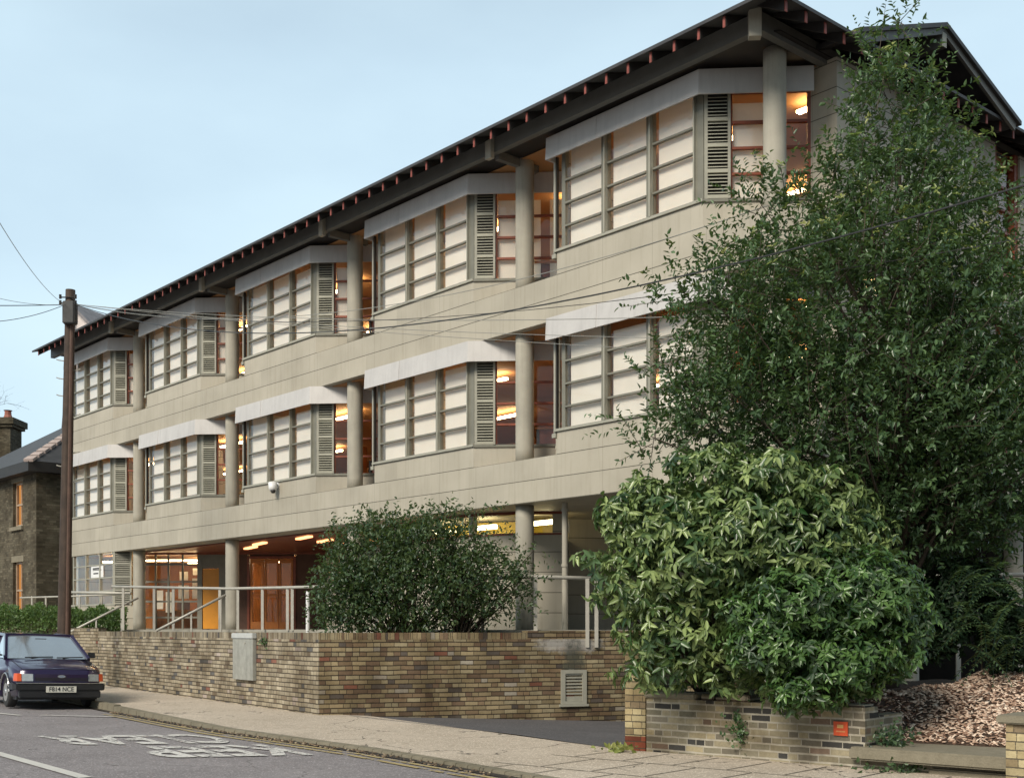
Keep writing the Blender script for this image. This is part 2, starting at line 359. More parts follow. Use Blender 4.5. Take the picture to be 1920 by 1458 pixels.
M['brickr'] = mat_brick('red_plinth_brick', [(0, (.23, .065, .035)), (.5, (.18, .055, .032))], seed=3., mortar=(.08, .06, .04))
M['brickg'] = mat_brick('weathered_grey_brick', BRG, seed=53., mortar=(.36, .33, .27), dirt=(.36, .18), mo=.015)
M['brickh'] = mat_brick('brown_house_brick', BRH, seed=63., mortar=(.10, .09, .06))
M['stone'] = mat_road('worn_coping_stone', (.13, .115, .08), (.27, .24, .18), 60, patch=.4, fleck=.0)
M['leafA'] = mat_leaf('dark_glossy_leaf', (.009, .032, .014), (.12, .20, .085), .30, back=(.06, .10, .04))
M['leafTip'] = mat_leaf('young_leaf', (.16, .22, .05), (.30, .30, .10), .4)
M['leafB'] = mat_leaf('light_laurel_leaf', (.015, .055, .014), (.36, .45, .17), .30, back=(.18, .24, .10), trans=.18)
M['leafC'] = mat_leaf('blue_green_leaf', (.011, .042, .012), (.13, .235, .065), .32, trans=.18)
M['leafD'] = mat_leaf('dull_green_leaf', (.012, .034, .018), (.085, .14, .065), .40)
M['hedge'] = mat_leaf('hedge_leaf', (.03, .08, .02), (.13, .22, .06), .5)
M['bark'] = mat_plain('tree_bark', (.06, .045, .032), .85, .4, 12, bs=.6)
M['twig'] = mat_plain('grey_twig', (.09, .085, .07), .8, .3, 12)

# ------------------------------------------------------------------ the setting
K = [Vector((-30.1, 53.7)), Vector((-15.8, 33.3)), Vector((-9.42, 24.6)), Vector((-7.0, 21.1)), Vector((-3.93, 16.4)), Vector((-1.58, 13.59)), Vector((-.066, 11.46)), Vector((3.1, 7.0)), Vector((16, -11.4))]
def offs(poly, d):   # offset a polyline towards the road side (negative) or pavement side (positive)
    out = []
    for i, p in enumerate(poly):
        a = poly[max(i-1, 0)]; c = poly[min(i+1, len(poly)-1)]; t = (c-a).normalized(); out.append(p+Vector((-t.y, t.x))*d)
    return out
M['asphalt'] = mat_road('road_asphalt', (.14, .126, .130), (.28, .26, .266), 130, crack=.5, patch=.38)
M['pave'] = mat_road('pavement_concrete', (.32, .265, .205), (.54, .465, .385), 90, crack=.8, patch=.42)
M['drive'] = mat_road('driveway_tarmac', (.06, .058, .062), (.13, .125, .13), 140, patch=.3)
M['soil'] = mat_road('planting_soil', (.02, .014, .01), (.08, .05, .035), 30, patch=.3, bs=.9)
g = MB(); g.face([(-900, -300, -.45), (900, -300, -.45), (900, 1500, -.45), (-900, 1500, -.45)]); o = g.build('ground', M['soil']); tag(o, kind='structure')
KZ = [-.045, -.045, -.045, -.045, .012, .018, .018, .012, 0]   # road level along the kerb (dropped kerb at the driveway)
rd = MB(); A = K; B1 = offs(K, -1.8); B2 = offs(K, -22)
def isleft(): pass
# kerb direction runs towards the camera; the road lies on its right-hand side (west)
for i in range(len(K)-1):
    rd.face([(*A[i], KZ[i]), (*B1[i], 0), (*B1[i+1], 0), (*A[i+1], KZ[i+1])])
    rd.face([(*B1[i], 0), (*B2[i], .03), (*B2[i+1], .03), (*B1[i+1], 0)])
o = rd.build('road', M['asphalt']); tag(o, kind='structure')
kb = MB(); KI = offs(K, .13)
for i in range(len(K)-1):
    for j0, j1 in [(t/12, (t+.985)/12) for t in range(12)]:
        a = K[i].lerp(K[i+1], j0); c = K[i].lerp(K[i+1], j1); a2 = KI[i].lerp(KI[i+1], j0); c2 = KI[i].lerp(KI[i+1], j1)
        zt = .062 if i >= 3 else .085
        kb.hexa([(*a, -.2), (*c, -.2), (*c2, -.2), (*a2, -.2)], [(*a, zt-.004), (*c, zt-.004), (*c2, zt), (*a2, zt)])
o = kb.build('kerb', M['stone'], bevel=.008); tag(o, kind='structure')
# brick wall base lines
W0 = Vector((-10.14, 29.4)); W1 = Vector((-3.07, 19.04)); W2 = Vector((.36, 20.2)); W3 = Vector((1.45, 20.6)); W4 = Vector((4.2, 21.6))
P0 = gr(1172, 1405); P1 = gr(1210, 1407); L1 = gr(1622, 1440)
# pavement sheet between the kerb and the walls
pv = MB()
edge = [Vector((-25, 52)), Vector((-17, 39.5)), Vector((-10.9, 29.9)), W0+Vector((.3, .3)), W1+Vector((.1, .2)), gr(690, 1341).xy, Vector((P0.x, P0.y)), Vector((L1.x, L1.y))+Vector((.1,.1)), Vector((5.4, 10.1)), Vector((22, -5))]
kin = offs(K, .13)
poly = [(*p, .05) for p in edge] + [(*p, .05) for p in kin[::-1]]
bm = bmesh.new(); vs = [bm.verts.new(p) for p in poly]; f = bm.faces.new(vs); bmesh.ops.triangulate(bm, faces=[f]); bmesh.ops.recalc_face_normals(bm, faces=bm.faces)
me = bpy.data.meshes.new('pavement'); bm.to_mesh(me); bm.free(); me.materials.append(M['pave'])
o = bpy.data.objects.new('pavement', me); COL.objects.link(o); tag(o, kind='structure')
# driveway ramp falling towards the undercroft
dv = MB(); e1 = gr(660, 1341).xy; 
dpts = [((-2.9, 19.0), (e1.x, e1.y)), ((.36, 20.25), (.0, 15.6)), ((1.45, 20.65), (P0.x-.02, P0.y)), ((4.2, 21.7), (P0.x+.6, P0.y+1.0)), ((9.5, 27.5), (5.8, 17.6))]
dz = [(.042, .054), (-.11, .054), (-.16, .054), (-.28, -.05), (-.4, -.4)]
for i in range(len(dpts)-1):
    for j in range(6):
        def q(ii, t):
            (a, b_), (za, zb) = dpts[ii], dz[ii]; return (b_[0]+(a[0]-b_[0])*t, b_[1]+(a[1]-b_[1])*t, zb+(za-zb)*t**.8)
        dv.face([q(i, j/6), q(i+1, j/6), q(i+1, (j+1)/6), q(i, (j+1)/6)])
o = dv.build('driveway', M['drive']); tag(o, kind='structure')
# flag joints near the right-hand pavement
M['joint'] = mat_plain('dark_slab_joint', (.07, .06, .045), .9, .4, 9)
jt = MB(); d1 = (Vector((L1.x, L1.y))-Vector((P1.x, P1.y))).normalized(); n1v = Vector((-d1.y, d1.x))
if n1v.y > 0: n1v = -n1v
for k in (.95, 1.9):
    a = Vector((P0.x, P0.y))+n1v*k; 
    for t in range(9): 
        p = a+d1*(t*.62-.3); q_ = p+d1*.6; jt.face([(*p, .054), (*q_, .054), (*(q_+n1v*.018), .054), (*(p+n1v*.018), .054)])
for r_ in range(4):
    for t in range(8):
        p = Vector((P0.x, P0.y))+d1*(t*.62+.31*(r_ % 2))+n1v*(.05+.95*r_); q_ = p+n1v*.88
        jt.face([(*p, .0545), (*q_, .0545), (*(q_+d1*.016), .0545), (*(p+d1*.016), .0545)])
o = jt.build('pavement_joints', M['joint']); tag(o, kind='structure')
# terrace slab behind the walls
tr = MB(); T = [at(133, 1180, 33).xy, at(430, 1180, 28.3).xy, at(600, 1180, 24.6).xy, at(800, 1180, 22.2).xy, Vector((.1, 20.75)), W2+Vector((.12, .2)), W3+Vector((.02, .2)), W4+Vector((0, .2)), W4+Vector((3.5, 6)), Vector((-4, 42)), Vector((-12, 46)), Vector((-14.5, 38))]
M['terr'] = mat_plain('terrace_paving', (.32, .30, .25), .8, .2, 3)
tr.prism([tuple(p) for p in T], 1.22, 1.40); o = tr.build('terrace', M['terr']); tag(o, kind='structure')
pl = MB(); pl.prism([(W0.x+.3, W0.y+.4), (W1.x+.05, W1.y+.35), (W2.x, W2.y+.25), (.2, 20.9), (-1.4, 22.4), (-3.9, 25), (-6.6, 28.5), (-12, 33)], -.3, 1.15); o = pl.build('planting_bed', M['soil']); tag(o, kind='structure')

# markings
M['wpaint'] = mat_paint('white_road_paint', (.62, .60, .56), .40); M['ypaint'] = mat_paint('yellow_road_paint', (.42, .33, .15), .46); M['wtext'] = mat_paint('worn_road_lettering', (.66, .64, .61), .465)
def rz(p):   # road height at a point
    best, ke = min(((Vector(p)-K[i].lerp(K[i+1], t/20)).length, KZ[i]+(KZ[i+1]-KZ[i])*t/20) for i in range(len(K)-1) for t in range(21))
    return ke*(1-min(best, 1.8)/1.8)+max(0, best-1.8)*.0015+.004
def strip(mb, a, b_, w, n=8):
    a = Vector(a[:2]); b_ = Vector(b_[:2]); d = (b_-a).normalized(); nn = Vector((-d.y, d.x))*w/2
    for i in range(n):
        p = a.lerp(b_, i/n); q_ = a.lerp(b_, (i+1)/n)
        pp = [p-nn, p+nn, q_+nn, q_-nn]; mb.face([(*x, rz(x)+.007) for x in pp][::-1])
ln = MB(); c0 = gr(-60, 1396, .01); c1 = gr(160, 1457, .01); strip(ln, c0, c1, .13); o = ln.build('centre_line_dash', M['wpaint']); tag(o, 'white centre line dash on the road near the bottom left corner', 'road marking', kind='structure')
ln = MB(); strip(ln, gr(75, 1341, -.01), gr(215, 1343, -.02), .10); strip(ln, gr(-80, 1330, 0), gr(38, 1341, 0), .10); o = ln.build('bay_marking', M['wpaint']); tag(o, kind='structure')
for off_, nm in ((-.22, 'yellow_line'), (-.36, 'yellow_line')):
    ln = MB(); kk = offs(K, off_)
    pts = [kk[3].lerp(kk[4], .12)]+kk[4:]
    for i in range(len(pts)-1): strip(ln, pts[i], pts[i+1], .065, 14)
    o = ln.build(nm, M['ypaint']); tag(o, kind='structure')
M['gut'] = mat_paint('gutter_dirt_shade', (.035, .027, .02), .40)  # dark strip at the kerb foot: dirt, with the kerb's shadow painted in
ln = MB(); kg = offs(K, -.075)
for i in range(2, len(K)-2):
    strip(ln, kg[i], kg[i+1], .12, 14)
o = ln.build('gutter_dirt_shade', M['gut']); tag(o, kind='structure')
tdir = Vector((.574, -.819))
def road_word(txt, px0, px1, y0, depth):
    a = gr(px1[0], px1[1], 0).xy; b_ = gr(px0[0], px0[1], 0).xy   # image right end -> image left end is reading direction
    e = text_mesh('road_lettering', txt, M['wtext'], 1, off=.03)
    vv = [v.co.copy() for v in e.data.vertices]; x0 = min(v.x for v in vv); x1 = max(v.x for v in vv); yy0 = min(v.y for v in vv); yy1 = max(v.y for v in vv)
    for v in e.data.vertices:
        tx = (v.co.x-x0)/(x1-x0); ty = (v.co.y-yy0)/(yy1-yy0)
        p = a.lerp(b_, tx)+tdir*(ty*depth); v.co = (p.x, p.y, rz(p)+.008)
    e.data.flip_normals() if e.data.polygons[0].normal.z < 0 else None
    tag(e, kind='structure'); return e
road_word('CLEAR', (60, 1380), (372, 1378), 0, 1.5)
road_word('KEEP', (232, 1401), (490, 1398), 0, 1.45)

# ------------------------------------------------------------------ brick walls
def wall_run(mb, pts, z0, z1, th, m=0, u0=0, side=1):
    """vertical wall following pts (front face), thickness th behind; z0/z1 may be lists"""
    n = len(pts); z0 = z0 if isinstance(z0, list) else [z0]*n; z1 = z1 if isinstance(z1, list) else [z1]*n
    back = []
    for i, p in enumerate(pts):
        ds = []
        if i > 0: ds.append((pts[i]-pts[i-1]).normalized())
        if i < n-1: ds.append((pts[i+1]-pts[i]).normalized())
        t = sum(ds, Vector((0, 0))).normalized(); nn = Vector((-t.y, t.x))*side
        c = nn.dot(Vector((-ds[0].y, ds[0].x))*side); back.append(p+nn*th/max(.5, c))
    u = u0
    for i in range(n-1):
        a, c = pts[i], pts[i+1]; l = (c-a).length
        mb.face([(*a, z0[i]), (*c, z0[i+1]), (*c, z1[i+1]), (*a, z1[i])], [(u, z0[i]), (u+l, z0[i+1]), (u+l, z1[i+1]), (u, z1[i])], m)
        ba, bc = back[i], back[i+1]
        mb.face([(*bc, z0[i+1]), (*ba, z0[i]), (*ba, z1[i]), (*bc, z1[i+1])], [(u+l, z0[i+1]), (u, z0[i]), (u, z1[i]), (u+l, z1[i+1])], m)
        mb.face([(*a, z1[i]), (*c, z1[i+1]), (*bc, z1[i+1]), (*ba, z1[i])], [(u, z1[i]+.01), (u+l, z1[i+1]+.01), (u+l, z1[i+1]+.01+th), (u, z1[i]+.01+th)], m)
        u += l
    for i, s_ in ((0, 1), (n-1, -1)):
        a, ba = pts[i], back[i]; q_ = [(*ba, z0[i]), (*a, z0[i]), (*a, z1[i]), (*ba, z1[i])]
        mb.face(q_ if s_ > 0 else q_[::-1], [(0+7.1, z0[i]), (th+7.1, z0[i]), (th+7.1, z1[i]), (0+7.1, z1[i])] if s_ > 0 else [(7.1, z1[i]), (th+7.1, z1[i]), (th+7.1, z0[i]), (7.1, z0[i])], m)
    return u
bw = empty('brick_wall', (W1.x, W1.y, 0)); tag(bw, 'long buff brick retaining wall turning a corner beside the driveway', 'wall')
def under(o, p):
    o.parent = p; o.matrix_parent_inverse = Matrix.Translation(-Vector(p.location)) if p.rotation_euler.z == 0 else p.matrix_basis.inverted(); return o
WT = 1.245
w = MB(); wall_run(w, [W0, W1+(W0-W1).normalized()*.0], -.3, WT, .33); under(w.build('wall_face', M['brick1']), bw)
w = MB(); W5 = Vector((4.9, 22.1)); wall_run(w, [W1+Vector((0, .004)), W2, W3, W4, W5], -.6, WT, .33, side=1); under(w.build('wall_face', M['brick2']), bw)
w = MB(); wall_run(w, [W0+(W0-W1).normalized()*.0, W1-(W1-W0).normalized()*.004], WT, 1.355, .335); c_ = w.build('coping', M['sold1']); under(c_, bw)
w = MB(); wall_run(w, [W1, W2-Vector((.1, .035))], WT, 1.355, .335); under(w.build('coping', M['sold2']), bw)
w = MB(); wall_run(w, [W2-Vector((.1, .035)), W3, W4, W5], WT, 1.385, .33); under(w.build('wall_face', M['brick2']), bw)
# vent in the wall
vc = W2.lerp(W3, .63); vd = (W3-W2).normalized(); vn = Vector((vd.y, -vd.x))
vt = MB(); hw, z0v, z1v = .235, .14, .72
def VP(u_, d_, z_): p = vc+vd*u_+vn*d_; return (p.x, p.y, z_)
def vbox(mb, u0, u1, d0, d1, z0, z1, m=0): mb.hexa([VP(u0, d1, z0), VP(u1, d1, z0), VP(u1, d0, z0), VP(u0, d0, z0)], [VP(u0, d1, z1), VP(u1, d1, z1), VP(u1, d0, z1), VP(u0, d0, z1)], m)
for a, c, e, g_ in ((-hw, -hw+.075, z0v, z1v), (hw-.075, hw, z0v, z1v), (-hw+.075, hw-.075, z0v, z0v+.05), (-hw+.075, hw-.075, z1v-.06, z1v)): vbox(vt, a, c, -.03, .03, e, g_)
vbox(vt, -hw-.03, hw+.03, .0, .05, z0v-.04, z0v-.002)
for i in range(7): 
    z = z0v+.16+i*.055; vbox(vt, -hw+.077, hw-.077, -.02, .012, z, z+.028)
vbox(vt, -hw+.077, hw-.077, -.02, .008, z0v+.052, z0v+.13)
vbox(vt, -hw+.077, hw-.077, -.028, -.021, z0v+.13, z1v-.062, 1)
under(vt.build('air_vent', [M['framelt'], M['dark']]), bw)
# garden wall with hedge at the far left
gw = MB(); wall_run(gw, [Vector((-22, 46)), Vector((-17.6, 40)), Vector((-11.3, 30.7)), Vector((-10.9, 29.9)), W0+Vector((-.02, .1))], -.3, 1.44, .25)
o = gw.build('garden_wall', M['brick1']); tag(o, 'low mossy brick garden wall behind the parked car, below the hedge', 'wall')

# ------------------------------------------------------------------ office building (local axes: x right along the front, y inwards)
BO = empty('office_building', (FX0, FZ0, 0), math.atan2(UX.y, UX.x)); tag(BO, 'three storey grey panelled office with stepped bay windows, round columns and wide dark eaves', 'office building')
def part(mb, name, mat, parent=None, **k): return mb.build(name, mat, parent if parent is not None else BO, **k)
UL = -20.84
# floor bands
def band(z0, z1):
    b_ = MB(); b_.prism([(UL, -.3), (5.75, -.3), (6.15, .1), (6.15, 16), (UL, 16)], z0, z1); return b_
part(band(3.64, 4.415), 'floor_band', M['clad']); part(band(6.72, 7.495), 'floor_band', M['clad'])
# columns
def column(u_, v_, z0, z1, r=.168):
    b_ = MB(); n = 10; b_.tube([(u_, v_, z0+(z1-z0)*i/n) for i in range(n+1)], r, 28); return part(b_, 'column', M['conc'], smooth=False)
for k in range(-1, 4):
    for z0, z1 in ((1.38, 3.64), (4.415, 6.72), (7.495, 9.89)):
        c = column(-5.5*k, .0, z0, z1); 
        for p in c.data.polygons: p.use_smooth = len(p.vertices) == 4
for v_ in (3.64, 7.27, 10.9):
    column(5.5, v_, -.4, 3.64); column(5.5, v_, 4.415, 6.72)
column(5.5, 0, -.4, 1.39)

def facet_pt(uc, d, out=0.0):     # point on the 45 degree facet starting at u=uc, v=-.3; d along it, out = proud of it
    s_ = math.sqrt(.5); return (uc+d*s_+out*s_, -.3+d*s_-out*s_)
def fbox(mb, uc, d0, d1, o0, o1, z0, z1, m=0):
    a = facet_pt(uc, d0, o1); b_ = facet_pt(uc, d1, o1); c = facet_pt(uc, d1, o0); d = facet_pt(uc, d0, o0)
    mb.prism([a, b_, c, d], z0, z1, m)
def tilt_blade(mb, uc, d0, d1, z, m=0):
    a = facet_pt(uc, d0, .035); b_ = facet_pt(uc, d1, .035); c = facet_pt(uc, d1, -.02); d = facet_pt(uc, d0, -.02)
    mb.hexa([(*a, z), (*b_, z), (*c, z+.028), (*d, z+.028)], [(*a, z+.012), (*b_, z+.012), (*c, z+.04), (*d, z+.04)], m)
def bay(k, zb, top, last=False):
    """zb = top of the floor band; sill at zb+.385"""
    u1 = -5.5*k-1.1; u0 = u1-3.23; zs = zb+.385; zt = zs+1.56; FL = 1.62 if k == -1 else 3.22
    sp = MB()
    sp.box(u0, u1, -.3, -.12, zb, zs)                                   # spandrel front
    fbox(sp, u1, .0, FL, -.18, 0, zb, zs-.01)                           # facet spandrel
    sp.box(u0, u0+.10, -.1, 1.95, zb, zs+1.94-.12)                                       # return wall of the step
    R_ = part(sp, 'bay_window', M['clad'])
    ft = empty
    # front frame
    fr = MB(); z = zs
    def fb(a, c, z0, z1, y0=-.285, y1=-.20, m=0): fr.box(a, c, y0, y1, z0, z1, m)
    fb(u0-.05, u1+.02, zs, zs+.045, -.335, -.20, 1)                           # sill
    fb(u0+.102, u0+.19, zs+.045, zt+.35)                                       # left stile
    fb(u1-.17, u1-.003, zs+.045, zt+.35)                                     # right corner stile
    fr.box(u1-.18, u1-.155, -.325, -.285, zs+.045, zt+.33, 1)
    lw = (3.23-.19-.17-.28)/3; xs = []
    x = u0+.19
    for i in range(3):
        xs.append((x, x+lw)); x += lw
        if i < 2:
            fb(x, x+.14, zs+.045, zt+.35); fr.box(x+.10, x+.13, -.345, -.285, zs+.045, zt+.33, 1); x += .14
    for (a, c) in xs:
        for r_ in range(1, 4): fr.box(a, c, -.30, -.235, zs+.39*r_, zs+.39*r_+.032, 0)
    part(fr, 'window_frame', [M['frame'], M['framelt']], R_)
    gl = MB()
    for (a, c) in xs: gl.box(a, c, -.262, -.256, zs+.045, zt+.33)
    part(gl, 'pane', M['glass'], R_)
    bl = MB()
    for (a, c) in xs:
        g0 = .055+random.random()*.02; dropped = zs+.05
        if not top and random.random() < .25: dropped = zs+.05
        tp_ = zt+random.choice([.33, .33, .1, .02, -.05 if not top else .33]); bl.box(a+g0, c-(.05 if random.random() < .2 else 0), -.205, -.198, dropped+(.0 if random.random() < .8 else random.uniform(0, .05)), tp_)
    part(bl, 'blind', M['blind'], R_)
    # facet: post, louvre, glazing
    ff = MB()
    fbox(ff, u1, .0, FL, -.06, .03, zs-.01, zs+.035, 0)
    fbox(ff, u1, .02, .07, -.06, .02, zs+.035, zt+.35, 1); fbox(ff, u1, .37, .41, -.06, .045, zs+.035, zt+.35, 1)
    part(ff, 'window_frame', [M['frame'], M['framelt']], R_)
    lv = MB()
    for g_ in range(4):
        zz0 = zs+.04+.39*g_
        fbox(lv, u1, .07, .37, -.02, .03, zz0, zz0+.055)
        for b_ in range(6): tilt_blade(lv, u1, .072, .368, zz0+.075+b_*.053)
    fbox(lv, u1, .07, .37, -.05, -.04, zs+.035, zt+.35, 1)
    part(lv, 'louvre_panel', [M['louvre'], M['dark']], R_)
    rf = MB()
    fbox(rf, u1, .41, .44, -.06, .0, zs+.035, zt+.35); fbox(rf, u1, FL-.06, FL, -.06, .01, zs+.035, zt+.35)
    if k != -1: fbox(rf, u1, 1.72, 1.78, -.06, .0, zs+.035, zt+.35)
    fbox(rf, u1, .44, FL-.06, -.06, 0, zt+.07, zt+.35)
    for r_ in range(1, 4): fbox(rf, u1, .44, FL-.06, -.05, .005, zs+.39*r_, zs+.39*r_+.04)
    part(rf, 'window_frame', [M['redwood']], R_)
    gl = MB(); fbox(gl, u1, .44, FL-.06, -.032, -.027, zs+.035, zt+.07); part(gl, 'pane', M['glass'], R_)
    if top:
        bl = MB(); e_ = {-1: 1.02, 0: 1.25, 1: .95, 2: .92, 3: .9}[k]
        fbox(bl, u1, .455, e_, -.09, -.083, zs+.04, zt-.05); part(bl, 'blind', M['blind'], R_)
        if k == 0:
            bl = MB(); fbox(bl, u1, 1.42, 1.7, -.09, -.083, zs+.04, zt-.05); part(bl, 'blind', M['blind'], R_)
    # canopy
    cn = MB(); zc0 = zs+1.54; zc1 = zs+1.92; o_ = .22
    ucx = u1+o_*math.tan(R(22.5))
    a0 = (u0-.06, -.3-o_); a1 = (ucx, -.3-o_); e1_ = facet_pt(u1, FL, o_); e2_ = facet_pt(u1, FL, .0)
    i1 = (u1, -.302); i0 = (u0-.06, -.302)
    t_ = .03
    # front sheet, facet sheet, slightly leaning
    def lean(p, dx, dy): return (p[0]+dx, p[1]+dy)
    cn.hexa([(*a0, zc0), (*a1, zc0), (a1[0]-.01, a1[1]+t_, zc0), (a0[0], a0[1]+t_, zc0)], [(a0[0], a0[1]+.02, zc1), (a1[0]-.01, a1[1]+.02, zc1), (a1[0]-.02, a1[1]+.05, zc1), (a0[0], a0[1]+.05, zc1)])
    s_ = math.sqrt(.5)
    cn.hexa([(*a1, zc0), (*e1_, zc0), (e1_[0]-t_*s_, e1_[1]+t_*s_, zc0), (a1[0]-.01, a1[1]+t_, zc0)],
            [(a1[0]-.01, a1[1]+.02, zc1), (e1_[0]-.02*s_, e1_[1]+.02*s_, zc1), (e1_[0]-.05*s_, e1_[1]+.05*s_, zc1), (a1[0]-.02, a1[1]+.05, zc1)])
    cn.hexa([(a0[0], a0[1]+.002, zc0), (a0[0]+t_, a0[1]+.002, zc0), (a0[0]+t_, -.31, zc0), (a0[0], -.31, zc0)], [(a0[0], a0[1]+.022, zc1), (a0[0]+t_, a0[1]+.022, zc1), (a0[0]+t_, -.31, zc1), (a0[0], -.31, zc1)])
    cn.prism([(a0[0]+.03, a0[1]+.085), (a1[0]-.04, a1[1]+.085), (e1_[0]-.085*s_, e1_[1]+.085*s_), (e1_[0]-.4*s_, e1_[1]+.4*s_), (u1-.14, .08), (a0[0]+.03, .08)], zc1-.05, zc1-.01)
    for q_ in (.36,):
        x_ = a0[0]+(a1[0]-a0[0])*q_; cn.bar((x_, a0[1]-.001, zc0+.004), (x_, a0[1]+.019, zc1-.004), .012, .006, up=(1, 0, 0), m=0)
    part(cn, 'canopy', [M['zinc'], M['beam']], R_)
    # pipe at the left edge of the bay
    pp = MB(); pp.box(u0-.075, u0-.03, -.31, -.26, zs-.03, zc0+.1, 0); pp.box(u0-.10, u0-.004, -.33, -.22, zs-.10, zs-.03, 0)
    pp.box(u0-.022, u0-.004, -.30, -.25, zs-.02, zc0+.1, 1)
    part(pp, 'blind_rail', [M['framelt'], M['dark']], R_)
for k in range(-1, 4):
    bay(k, 4.415, False); bay(k, 7.495, True)
# fin wall at the far left end of the building
fw = MB(); fw.box(UL, UL+.12, -.1, 16, 4.415, 6.72); fw.box(UL, UL+.12, -.1, 16, 7.495, 9.86); fw.box(UL, UL+.12, .1, 16, 1.38, 3.64); part(fw, 'end_wall', M['clad'])
# right-hand wall
rw = MB()
for z0, z1 in ((4.415, 6.72), (7.495, 9.86)):
    rw.box(5.52, 5.998, .83, .98, z0, z1); rw.box(5.86, 6.0, .832, 5.6, z0, z1); rw.box(5.86, 6.0, 6.5, 16, z0, z1)
part(rw, 'side_wall', M['clad'])
sw = MB()
for z0, z1 in ((4.415, 6.72), (7.495, 9.86)):
    sw.box(5.84, 5.96, 5.6, 5.72, z0, z1); sw.box(5.84, 5.96, 6.38, 6.5, z0, z1); sw.box(5.84, 5.95, 5.72, 6.38, z0, z0+.2)
    for q_ in range(5): sw.box(5.86, 5.94, 5.72, 6.38, z0+.5+q_*.39, z0+.54+q_*.39)
part(sw, 'window_frame', M['redwood'])
gl = MB(); gl.box(5.88, 5.886, 5.72, 6.38, 4.6, 6.72); gl.box(5.88, 5.886, 5.72, 6.38, 7.7, 9.86); part(gl, 'pane', M['glass'])
bkw = MB(); bkw.box(UL, 6.15, 16, 16.15, -.3, 9.86); part(bkw, 'rear_wall', M['clad'])
# rain pipes
def pipe(u_, v_, z0, z1, r=.045):
    b_ = MB(); b_.tube([(u_, v_, z0), (u_, v_, z1)], r, 12); 
    for z in (z0+.15, (z0+z1)/2, z1-.15): b_.tube([(u_, v_, z), (u_, v_, z+.05)], r*1.25, 12)
    part(b_, 'rain_pipe', M['conc'], smooth=False)
pipe(.86, .18, 1.38, 3.64, .05); pipe(.86, .02, 4.415, 6.72, .042); pipe(-5.5+.8, .10, 4.415, 6.72, .035)
# roof: hipped skirt, soffit, beam, rafters, gablet
UE = 6.45; VE = -1.3; ZE = 9.97; pit = math.tan(R(17))
UW = UL-.55
rf = MB()
zi = ZE+pit*8
rf.face([(UW, VE, ZE), (UE, VE, ZE), (UE-8, VE+8, zi), (UW, VE+8, zi)])
rf.face([(UW, VE, ZE-.05), (UW, VE+8, zi-.05), (UE-8, VE+8, zi-.05), (UE, VE, ZE-.05)])
rf.face([(UW, VE, ZE-.05), (UE, VE, ZE-.05), (UE, VE, ZE), (UW, VE, ZE)])
rf.face([(UE, VE, ZE), (UE, 18, ZE), (UE-8, 18, zi), (UE-8, VE+8, zi)])
rf.face([(UE, VE, ZE-.05), (UE-8, VE+8, zi-.05), (UE-8, 18, zi-.05), (UE, 18, ZE-.05)])
rf.face([(UE, VE, ZE-.05), (UE, 18, ZE-.05), (UE, 18, ZE), (UE, VE, ZE)])
rf.face([(UW, VE+8, zi), (UE-8, VE+8, zi), (UE-8, 18, zi), (UW, 18, zi)])
rf.face([(UW, VE, ZE-.05), (UW, VE, ZE), (UW, VE+8, zi), (UW, VE+8, zi-.05)])
part(rf, 'roof', M['slate'])
gt = MB()   # gablet over the side
va, vb, vm, zap = .55, 5.4, 2.97, 10.86
def gab(v_, z_, o_): return (UE+.12-o_, v_, z_)
for (p, q_) in (((va, ZE+.02), (vm, zap)), ((vm, zap), (vb, ZE+.02))):
    gt.hexa([gab(p[0], p[1]-.07, 0), gab(q_[0], q_[1]-.07, 0), gab(q_[0], q_[1]-.07, 5.5), gab(p[0], p[1]-.07, 5.5)], [gab(*p, 0), gab(*q_, 0), gab(*q_, 5.5), gab(*p, 5.5)], 0)
part(gt, 'gablet', [M['slate']])
gt = MB()
for (p, q_) in (((va+.1, ZE-.08), (vm, zap-.085)), ((vm, zap-.085), (vb-.1, ZE-.08))):
    gt.bar((UE+.04, *p), (UE+.04, *q_), .05, .15, up=(0, 0, 1))
gt.bar((UE-3, vm, zap-.26), (UE+.06, vm, zap-.26), .12, .22)
part(gt, 'gablet_beam', M['beam'])
ge = MB(); ge.box(UE+.062, UE+.07, vm-.06, vm+.06, zap-.37, zap-.15); part(ge, 'beam_end', M['framelt'])
gk = MB(); gk.face([(UE-1.2, va+.3, ZE+.1), (UE-1.2, vb-.3, ZE+.1), (UE-1.2, vm, zap-.1)]); part(gk, 'gablet_infill', M['dark'])
sf = MB(); sf.prism([(UW+.3, -.62), (5.65, -.62), (5.9, -.4), (5.9, 16), (UW+.3, 16)], 9.868, 9.89); part(sf, 'soffit', M['dark'])
fb2 = MB(); fb2.box(UW+.15, 5.70, -.78, -.66, 9.80, 10.06); part(fb2, 'eaves_beam', M['beam'])
fb2 = MB(); fb2.box(5.71, 5.83, -.78, 17, 9.802, 10.062); part(fb2, 'eaves_beam', M['beam'])
fl = MB(); fl.box(UW+.15, 5.70, -.655, -.60, 9.90, 10.16); fl.box(5.64, 5.70, -.6, 17, 9.90, 10.16); part(fl, 'wall_plate', M['dark'])
n_ = int((UE-UW-.3)/.458)
